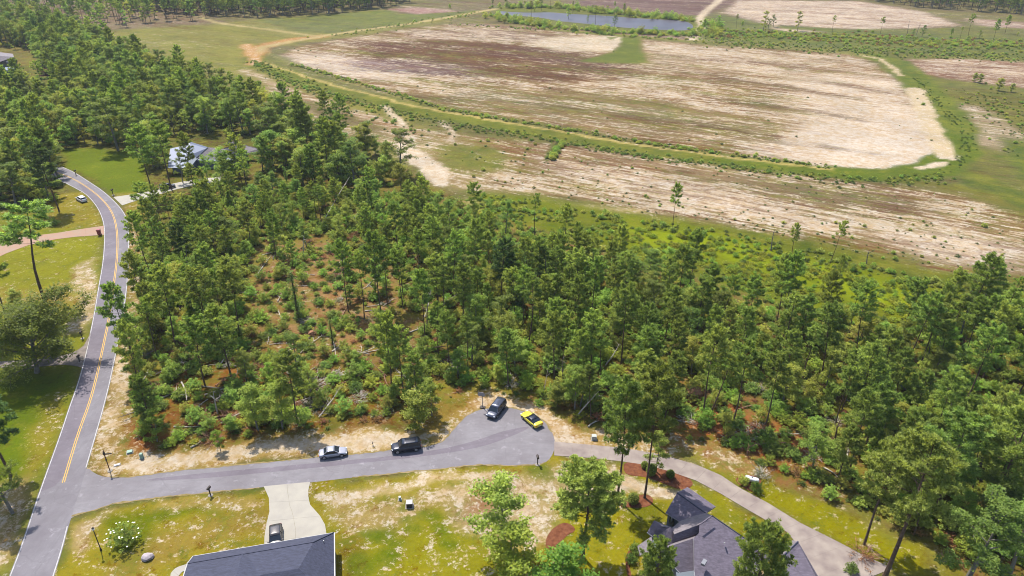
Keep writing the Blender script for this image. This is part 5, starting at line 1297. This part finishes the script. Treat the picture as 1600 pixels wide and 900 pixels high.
# ================================================================ VEHICLES
def paint(name, c, rough=.25, metal=.3): return mat(name, c, rough, .4, metal, coat=.35)
M['silver'] = paint('silver paint', (.26,.26,.29)); M['black_paint'] = paint('black blue paint', (.010,.012,.022)); M['slate'] = paint('slate grey paint', (.045,.05,.075))
M['yellow'] = paint('yellow paint', (.50,.42,.03), .3, .0); M['white_paint'] = paint('white paint', (.55,.55,.56), .3, 0); M['dark_paint'] = paint('charcoal paint', (.05,.045,.045))
M['tyre'] = mat('tyre rubber', (.012,.012,.012), .85, .2); M['rim'] = mat('alloy rim', (.32,.32,.33), .35, .5, metal=.7); M['lamp'] = mat('headlamp lens', (.55,.56,.58), .15, .6)
M['tail'] = mat('tail lamp lens', (.28,.012,.01), .25, .5); M['car_glass'] = mat('tinted car glass', (.012,.016,.022), .12, .45); M['plate'] = mat('number plate', (.5,.5,.5), .5); M['black_trim'] = mat('black trim', (.015,.015,.015), .6, .3)
def car(name, L_, W_, H_, paintm, prof, roofm=None, wheel=.34, label='', cat='car'):
    """prof: hood height, cowl x, windshield top x, roof end x, rear glass foot x, deck height (x from rear 0 to front 1)"""
    root = empty(name, (0, 0, 0)); hood, cowl, wtop, rend, rfoot, deck, belt = prof
    st = [(0, .42, .90, deck * .82), (.02, .30, .95, deck * .95), (.08, .24, .985, deck), (rfoot, .22, 1, max(deck, belt)), (rend, .2, 1, belt), (.5, .2, 1, belt), (cowl, .22, 1, belt * .99), ((cowl + 1) / 2, .22, .985, hood), (.93, .25, .95, hood * .94), (.985, .32, .88, hood * .80), (1, .42, .80, hood * .66)]
    st = sorted(st); mb = MB(); ring = []
    for x, zb, wf, h in st:
        w_ = W_ / 2 * wf; X = (x - .5) * L_; n = len(mb.v)
        sec = [(w_ * .86, zb), (w_ * .97, zb + .12), (w_, (zb + h) * .5), (w_ * .985, h * .86), (w_ * .90, h * .985), (w_ * .45, h + .025)]
        full = sec + [(-a_, b_) for a_, b_ in reversed(sec)]
        mb.v += [(X, a_, b_) for a_, b_ in full]; ring.append((n, len(full)))
    for (a_, k), (b_, _) in zip(ring, ring[1:]):
        for j in range(k): mb.f.append((a_ + j, a_ + (j + 1) % k, b_ + (j + 1) % k, b_ + j))
    mb.f.append(tuple(range(ring[0][0], ring[0][0] + ring[0][1]))); mb.f.append(tuple(reversed(range(ring[-1][0], ring[-1][0] + ring[-1][1]))))
    body = mb.build('body', M[paintm], root, True); recalc(body)
    sb = body.modifiers.new('s', 'SUBSURF'); sb.levels = sb.render_levels = 1
    X = lambda x: (x - .5) * L_; wb, wt = W_ * .45, W_ * .375; zt = H_ - .05
    b4 = {k: Vector(q) for k, q in dict(rl=(X(rfoot), wb, belt), rr=(X(rfoot), -wb, belt), fl=(X(cowl), wb, belt), fr=(X(cowl), -wb, belt), tl=(X(rend), wt, zt), tr=(X(rend), -wt, zt), ul=(X(wtop), wt, zt), ur=(X(wtop), -wt, zt)).items()}
    dn = Vector((0, 0, -.08))
    MB().slab([b4['fl'] + dn, b4['fr'] + dn, b4['ur'], b4['ul']], .02).build('windshield', M['car_glass'], root)
    MB().slab([b4['rr'] + dn, b4['rl'] + dn, b4['tl'], b4['tr']], .02).build('rear_window', M['car_glass'], root)
    for a_, b_, c_, d_, s in (('rl', 'fl', 'ul', 'tl', 1), ('rr', 'fr', 'ur', 'tr', -1)):
        q = [b4[a_] + dn, b4[b_] + dn, b4[c_], b4[d_]]; n = len(q); o = Vector((0, s * .012, 0))
        mm = MB(); mm.v += [tuple(p_) for p_ in q] + [tuple(p_ - o * 2) for p_ in q]; mm.f += [(0, 1, 2, 3), (7, 6, 5, 4), (0, 4, 5, 1), (1, 5, 6, 2), (2, 6, 7, 3), (3, 7, 4, 0)]; mm.build('side_window', M['car_glass'], root)
        for f0, g0 in (((b4[a_], b4[d_])), ((b4[b_], b4[c_]))): MB().tube([f0 + dn, g0], [.06, .045], 4).build('pillar', M[roofm or paintm], root)
        xm = (b4[a_].x * .45 + b4[b_].x * .55); MB().tube([(xm, s * wb * 1.0, belt - .05), (xm, s * wt, zt)], .035, 4).build('pillar', M['black_trim'], root)
    rf = MB(); k = 9; rows = []
    for i in range(5):
        x = X(rend - .01) + (X(wtop + .01) - X(rend - .01)) * i / 4; cz = .05 * math.sin(math.pi * i / 4); n = len(rf.v)
        for j in range(k):
            y = -1 + 2 * j / (k - 1); rf.v.append((x, y * wt * 1.05, zt + (.045 + cz) * (1 - y * y) + .0))
        rows.append(n)
    for a_, b_ in zip(rows, rows[1:]):
        for j in range(k - 1): rf.f.append((a_ + j, b_ + j, b_ + j + 1, a_ + j + 1))
    r_ = rf.build('roof', M[roofm or paintm], root, True); sm = r_.modifiers.new('t', 'SOLIDIFY'); sm.thickness = .05; recalc(r_)
    for sx in (.185, .80):
        for s in (1, -1):
            c_ = Vector((X(sx), s * (W_ / 2 - .10), wheel)); Mx = Matrix.Rotation(math.pi / 2, 3, 'X')
            w_ = MB().lathe([(wheel * .93, -.115), (wheel, -.08), (wheel, .08), (wheel * .93, .115)], 20, c_, Mx).build('wheel', M['tyre'], root, True)
            MB().lathe([(wheel * .62, -.02), (wheel * .66, .02), (wheel * .2, .035)], 14, c_ + Vector((0, s * .11, 0)), Matrix.Rotation(-s * math.pi / 2, 3, 'X')).build('rim', M['rim'], w_)
            ar = MB(); pts = [(c_.x + math.cos(t_) * (wheel + .05), s * (W_ / 2 - .005), wheel + math.sin(t_) * (wheel + .05)) for t_ in [math.pi * q / 8 for q in range(9)]]
            ar.tube(pts, .03, 4).build('wheel_arch', M['black_trim'], root)
    for s in (1, -1):
        MB().box((X(.965), s * W_ * .36, hood * .77), (.16, .30, .13), s * .3).build('headlight', M['lamp'], root)
        MB().box((X(.012), s * W_ * .37, deck * .80), (.08, .32, .14), -s * .2).build('taillight', M['tail'], root)
        mm = MB().box((X(cowl) - .1, s * (W_ / 2 + .06), belt + .04), (.14, .2, .12)); mm.build('mirror', M[paintm], root)
        MB().box((X(.5), s * (W_ / 2 - .015), .27), (L_ * .5, .04, .09)).build('sill', M['black_trim'], root)
    MB().box((X(.995), 0, hood * .52), (.06, W_ * .55, .16)).build('grille', M['black_trim'], root); MB().box((X(.0), 0, deck * .62), (.04, .5, .12)).build('number_plate', M['plate'], root)
    tag(root, label, cat); return root
def park(o, a, b):
    """a = rear, b = front, photographed on the ground"""
    pa, pb = G(*a), G(*b); c_ = (pa + pb) / 2; o.location = (c_.x, c_.y, .02); d = pb - pa; o.rotation_euler = (0, 0, math.atan2(d.y, d.x)); return o
SED = (.74, .73, .60, .34, .12, .92, .92)
park(car('parked_car', 4.6, 1.82, 1.45, 'silver', (.80,.74,.56,.30,.14,.98,.95), label='silver sedan parked on the street edge with its nose to the right'), (500,714), (542,708))
park(car('parked_car', 5.0, 1.98, 1.85, 'black_paint', (1.05,.76,.64,.08,.03,1.15,1.12), wheel=.39, label='black suv parked on the street just left of the turning circle', cat='suv'), (657,699), (613,705))
park(car('parked_car', 5.0, 1.98, 1.78, 'slate', (1.0,.80,.66,.06,.02,1.1,1.08), wheel=.35, label='slate grey minivan at the top of the turning circle beside the hoop', cat='minivan'), (784,633), (767,655))
park(car('parked_car', 4.7, 1.9, 1.36, 'yellow', (.80,.68,.52,.28,.10,1.0,.95), roofm='black_paint', label='yellow sports coupe with black roof in the turning circle', cat='sports car'), (841,668), (820,650))
park(car('parked_car', 4.7, 1.85, 1.6, 'white_paint', (.95,.76,.60,.10,.03,1.1,1.02), wheel=.36, label='white car parked on the grass inside the road bend', cat='car'), (135,318), (121,310))
park(car('parked_car', 4.7, 1.86, 1.5, 'dark_paint', (.9,.75,.58,.14,.06,1.05,1.0), label='dark car with a bright windshield in the driveway behind the near roof', cat='car'), (432,822), (432,868))
park(car('parked_car', 4.9, 1.95, 1.7, 'dark_paint', (1.0,.78,.62,.08,.03,1.1,1.05), label='black car glimpsed between trunks at the end of the pale driveway', cat='car'), (254,296), (270,293))

# ================================================================ STREET FURNITURE AND YARD THINGS
M['post_dark'] = mat('dark metal post', (.03,.022,.018), .6, .3); M['wood_post'] = mat('brown stained timber', (.10,.045,.03), .8, .2, noise=.3, nscale=5)
M['green_box'] = mat('green utility paint', (.16,.24,.19), .6, .3); M['grey_box'] = mat('grey green cabinet', (.27,.28,.25), .6, .3); M['bin'] = mat('dark red plastic', (.16,.012,.02), .5, .4)
M['stone'] = mat('pale boulder', (.30,.26,.27), .9, .2, noise=.35, nscale=2); M['globe'] = mat('frosted lamp globe', (.55,.55,.55), .3, .5); M['tank'] = mat('white tank paint', (.60,.58,.62), .35, .4); M['pad'] = mat('pale pad', (.17,.15,.13), .9, .2)
def mailbox(b, lb, twin=False, h=1.25, s=1.0):
    e = empty('mailbox', G(*b), rnd.uniform(-.3, .3), s); MB().box((0, 0, h * .45), (.11, .11, h * .9)).build('post', M['post_dark'], e)
    k = MB(); k.tube([(0, -.28, h), (0, .28, h)], .14, 8); k.box((0, 0, h - .1), (.26, .54, .12)); k.build('box', M['post_dark'], e)
    MB().box((.16, .1, h + .06), (.02, .04, .2)).build('flag', M['bin'], e)
    MB().lathe([(.32, 0), (.3, .05), (.1, .07)], 10).build('base', M['pad'], e)
    tag(e, lb, 'mailbox'); return e
mailbox((329,774), 'dark mailbox at the street edge left of the flared driveway', s=1.25); mailbox((840,726), 'dark mailbox on a pale base at the lower right of the turning circle', s=1.35)
mailbox((129,529), 'dark mailbox at the road by the spreading oak, upper one', s=1.3); mailbox((177,305), 'dark mailbox by the pale driveway at the road bend', s=1.5)
mailbox((125,566), 'dark mailbox at the road under the oak, lower one', s=1.2); mailbox((119,274), 'dark mailbox where the road meets the top of the bright lawn', s=1.4)
mailbox((583,697), 'small dark marker post in the verge between silver sedan and black suv', s=.6)
e = empty('street_sign', G(172,736), .15); hh = height_for((172,736), 703)
MB().tube([(0, 0, 0), (0, 0, hh * .96)], .075, 8).build('post', M['wood_post'], e); MB().lathe([(.13, hh * .52), (.13, hh * .58)], 8).build('collar', M['wood_post'], e)
MB().box((.55, 0, hh * .80), (1.1, .06, .22)).build('arm', M['post_dark'], e); MB().box((-.02, 0, hh * .84), (.2, .3, .5)).build('head', M['post_dark'], e)
MB().tube([(0, 0, hh * .86), (.1, .05, hh)], .03, 6).build('finial', M['post_dark'], e); MB().lathe([(.4, 0), (.38, .08), (.2, .1)], 12).build('base', M['pad'], e)
tag(e, 'brown post with a dark arm signboard on the junction corner', 'street sign')
e = empty('lamp_post', G(158,860)); hh = height_for((158,860), 825)
MB().tube([(0, 0, 0), (0, 0, .4), (0, 0, .42), (0, 0, hh * .9)], [.14, .12, .07, .055], 8).build('post', M['post_dark'], e)
MB().lathe([(.08, hh * .9), (.17, hh * .93), (.18, hh * .98), (.06, hh)], 10).build('lantern', M['globe'], e); MB().lathe([(.2, hh * .985), (.03, hh * 1.03)], 10).build('cap', M['post_dark'], e)
tag(e, 'dark lamp post with pale lantern on the corner lawn', 'lamp post')
def cabinet(b, w_, d_, h_, m_, lb, rz=0, lidm=None, front=None):
    e = empty('utility_box', G(*b), rz); MB().box((0, 0, h_ / 2), (w_, d_, h_), taper=.93).build('body', M[m_], e)
    MB().box((0, 0, h_ + .03), (w_ * 1.02, d_ * 1.02, .06)).build('lid', M[lidm or m_], e); MB().box((0, 0, .03), (w_ + .3, d_ + .3, .06)).build('base', M['pad'], e)
    if front: MB().box((0, -d_ * .49, h_ * .48), (w_ * .86, .05, h_ * .78)).build('door', M[front], e)
    tag(e, lb, 'utility box'); return e
cabinet((203,707), .8, .7, .25, 'green_box', 'flat pale green utility lid in the sandy corner verge', .4); cabinet((222,716), .45, .45, .95, 'green_box', 'upright pale green utility pedestal in the sandy corner verge')
cabinet((183,727), .75, .3, .12, 'tank', 'small white marker slab right of the brown sign post', .35); cabinet((928,686), .8, .75, .75, 'grey_box', 'grey green utility cabinet beside the start of the long driveway')
cabinet((640,791), .95, .9, .85, 'vent', 'grey utility cabinet with dark front in the middle lawn', .1, None, 'black_trim'); cabinet((625,781), .3, .3, .6, 'green_box', 'tiny green pedestal left of the grey cabinet', 0, 'globe')
e = empty('rubbish_bin', G(156,368), .1); MB().box((0, 0, .65), (.55, .6, -1.0), taper=.82).build('body', M['bin'], e); MB().box((0, .02, 1.18), (.62, .68, .08)).build('lid', M['bin'], e)
for s in (-1, 1):
    MB().lathe([(.13, -.03), (.13, .03)], 10, (s * .25, .28, .13), Matrix.Rotation(math.pi / 2, 3, 'Y')).build('wheel', M['tyre'], e)
e.scale = (1.5, 1.5, 1.5); tag(e, 'dark red wheeled rubbish bin at the mouth of the pink driveway', 'rubbish bin')
# boulder
import bmesh
bm = bmesh.new(); bmesh.ops.create_icosphere(bm, subdivisions=2, radius=1); q = random.Random(4)
for v_ in bm.verts: v_.co = Vector((v_.co.x * .85, v_.co.y * .75, max(-.1, v_.co.z * .62))) * q.uniform(.85, 1.12)
me = bpy.data.meshes.new('boulder'); bm.to_mesh(me); bm.free(); me.materials.append(M['stone']); o = link('boulder', me); o.location = G(231, 872) + Vector((0, 0, .15)); tag(o, 'pale pinkish grey boulder on the corner lawn', 'boulder')
# propane tank
e = empty('propane_tank', (G(1163,751) + G(1184,757)) / 2); d = G(1184,757) - G(1163,751); e.rotation_euler[2] = math.atan2(d.y, d.x)
e.location.z = 0; Lk = 2.3; MB().lathe([(.03, -Lk / 2), (.2, -Lk / 2 + .04), (.36, -Lk / 2 + .16), (.42, -Lk / 2 + .34), (.42, Lk / 2 - .34), (.36, Lk / 2 - .16), (.2, Lk / 2 - .04), (.03, Lk / 2)], 18, (0, 0, .72), Matrix.Rotation(math.pi / 2, 3, 'Y')).build('tank', M['tank'], e, True)
MB().lathe([(.15, 1.10), (.15, 1.24), (.05, 1.30)], 10).build('valve_cover', M['vent'], e)
for s in (-.7, .7): MB().box((s, 0, .17), (.15, .6, .34)).build('leg', M['pad'], e)
tag(e, 'white horizontal propane tank by the long driveway', 'propane tank')
# basketball hoop
e = empty('basketball_hoop', G(754,637), -.25); hh = 3.4
MB().box((0, 0, .1), (.9, .7, .2)).build('base', M['post_dark'], e); MB().tube([(0, 0, .1), (0, 0, hh * .82), (.0, -.55, hh * .95)], .06, 8).build('pole', M['vent'], e)
bb = MB(); pr = [(-.62, -.38), (.62, -.38), (.72, 0), (.5, .42), (.2, .5), (-.2, .5), (-.5, .42), (-.72, 0)]
n_ = len(pr); bb.v += [(a_ * .95, -.62, hh + b_ * .95) for a_, b_ in pr] + [(a_ * .95, -.57, hh + b_ * .95) for a_, b_ in pr]; bb.f += [tuple(range(n_)), tuple(reversed(range(n_, 2 * n_)))] + [(i, n_ + i, n_ + (i + 1) % n_, (i + 1) % n_) for i in range(n_)]
M['board'] = mat('grey backboard', (.22,.2,.2), .5); recalc(bb.build('backboard', M['board'], e))
MB().tube([(.23 * math.cos(t_), -.88 + .23 * math.sin(t_), hh - .22) for t_ in [6.2832 * i / 14 for i in range(15)]], .015, 4, cap=False).build('rim', M['bin'], e)
nb_ = MB()
for i in range(10):
    t_ = 6.2832 * i / 10; nb_.tube([(.23 * math.cos(t_), -.88 + .23 * math.sin(t_), hh - .22), (.13 * math.cos(t_ + .4), -.88 + .13 * math.sin(t_ + .4), hh - .62)], .008, 3)
tag(nb_.build('net', M['globe'], e), None, None, None, 'stuff'); tag(e, 'basketball hoop with grey backboard at the rim of the turning circle', 'basketball hoop')
# ================================================================ LABELS OF THE REPEATED THINGS
LAND = [((135,312), 'the white car on the grass'), ((156,366), 'the red bin'), ((60,560), 'the spreading oak'), ((185,300), 'the pale bend driveway'), ((320,250), 'the hidden pale house'), ((15,115), 'the far left house'), ((74,120), 'the burgundy tree'),
        ((165,240), 'the bright lawn'), ((229,640), 'the slim corner pine'), ((205,710), 'the green utility boxes'), ((520,710), 'the silver sedan'), ((635,702), 'the black suv'), ((775,645), 'the minivan'), ((754,637), 'the basketball hoop'), ((830,660), 'the yellow coupe'),
        ((928,686), 'the driveway cabinet'), ((1175,752), 'the propane tank'), ((1383,900), 'the large spreading pine'), ((1350,868), 'the driveway brush heap'), ((1085,618), 'the big root ball'), ((1157,674), 'the thick pale log'), ((1245,655), 'the reddish branch heap'),
        ((487,523), 'the root mound'), ((466,500), 'the ivy covered trunk'), ((570,490), 'the row of bare trunks'), ((520,330), 'the long leaning trunk'), ((560,340), 'the forked leaning trunk'), ((600,360), 'the broken white snag'), ((665,265), 'the white sand patch'), ((405,400), 'the clearing white log'),
        ((330,666), 'the straight pale log'), ((400,580), 'the rusty debris strip'), ((494,640), 'the grey dead brush'), ((700,572), 'the silvery fallen tree top'), ((947,571), 'the thin white leaning trunk'), ((1205,392), 'the bare snag in lime scrub'), ((1051,361), 'the sparse lone pine'), ((1297,412), 'the thin leaning pine'),
        ((1465,585), 'the red dead branches'), ((1482,528), 'the slim lime patch pine'), ((1556,512), 'the slim leaning pine'), ((1324,720), 'the upright white log'), ((930,35), 'the pond'), ((1192,50), 'the far sandy junction'), ((1425,53), 'the two far snags'), ((400,75), 'the orange track bend'),
        ((868,240), 'the green ditch stub'), ((1500,925), 'the dark leafy corner tree'), ((260,30), 'the distant bare pines'), ((665,535), 'the slanting trunk pine'), ((902,543), 'the dark trunked pine'), ((411,350), 'the dark ivy column'), ((1540,60), 'the far right scrub'), ((295,430), 'the bare branching tree'), ((1327,520), 'the long trunked pine')]
LANDW = [(G(*a), b) for a, b in LAND]
ORD = ['nearest', 'second nearest', 'third nearest', 'fourth nearest', 'fifth nearest', 'sixth nearest', 'seventh nearest', 'eighth nearest', 'ninth nearest', 'tenth nearest', 'eleventh nearest', 'twelfth nearest', 'thirteenth nearest', 'fourteenth nearest', 'fifteenth nearest', 'sixteenth nearest', 'seventeenth nearest', 'eighteenth nearest', 'nineteenth nearest', 'twentieth nearest']
def where(x, y):
    best = min(LANDW, key=lambda l: math.hypot(l[0].x - x, (l[0].y - y)))
    a = math.degrees(math.atan2(y - best[0].y, x - best[0].x)) % 360
    d = ['right of', 'behind and right of', 'behind', 'behind and left of', 'left of', 'before and left of', 'before', 'before and right of'][int(((a + 22.5) % 360) // 45)]
    return best[1], d, math.hypot(best[0].x - x, best[0].y - y)
LOOK = dict(pineA='tall round topped pine', pineB='tall full pine', pineC='pine with high crown', pineD='slender pine', pineE='thin crowned pine', pineF='bushy pine', pineG='low crowned pine', pineS='spindly pine', pineK='dark green pine', pineY='young pine', pineH='broad pine', pineL='spreading pine',
            oakA='rounded leafy tree', oakB='forked leafy tree', oakC='dark leafy tree', oakD='light green small tree', oakE='upright leafy tree', oakF='small bushy tree', shA='green bush', shB='bright green bush', shC='low dark bush', shD='tall green bush', dry='dead brown bush', weed='low weed clump', lime='yellow green bush', fieldsh='dark field bush', oakW='spreading oak')
CATS = {'pine': 'pine tree', 'oak': 'tree', 'shrub': 'bush'}
GRP = {'pine': 'pines of the woods', 'oak': 'leafy trees of the woods', 'shrub': 'bushes under the woods'}
buck = {}
ITEMS = [(e, LOOK[k], CATS[kind_of(k)], GRP[kind_of(k)]) for e, k, h in SINGLE]
ITEMS += [(o, {'deadwood': 'pale fallen log', 'weathered dead wood': 'pale fallen log', 'grey bark': 'grey fallen log', 'fallen pine wood': 'reddish fallen log'}.get(o.data.materials[0].name, 'fallen log'), 'fallen log', 'fallen logs in the woods') for o in RLOG]
ITEMS += [(e, {'weathered dead wood': 'pale twiggy brush pile', 'grey bark': 'grey brush pile', 'fallen pine wood': 'rusty brush pile'}[e.children[0].data.materials[0].name], 'brush pile', 'brush piles in the woods') for e in RBR]
for o, look, cat, grp in ITEMS:
    lm, d, dist_ = where(o.location.x, o.location.y); buck.setdefault((look, d, lm), []).append((dist_, o, cat, grp))
for (look, d, lm), lst in buck.items():
    lst.sort(key=lambda t: t[0])
    for k, (_, o, cat, grp) in enumerate(lst):
        s = '%s %s %s' % (look, d, lm) if len(lst) == 1 else '%s %s %s, %s' % (look, d, lm, ORD[min(k, 19)])
        tag(o, s, cat, grp)
# ================================================================ AIR
hz = bpy.data.materials.new('haze'); hz.use_nodes = True; t_ = hz.node_tree
t_.nodes.remove(t_.nodes["Principled BSDF"]); pv = t_.nodes.new('ShaderNodeVolumePrincipled')
pv.inputs['Color'].default_value = (.80, .88, 1, 1); pv.inputs['Density'].default_value = .00006; pv.inputs['Anisotropy'].default_value = 0.0
t_.links.new(pv.outputs[0], t_.nodes['Material Output'].inputs['Volume'])
o = MB().box((0, 2500, 44.5), (21000, 5900, 91)).build('haze', hz)
tag(o, 'thin summer haze over the far fields and woods', kind='stuff')
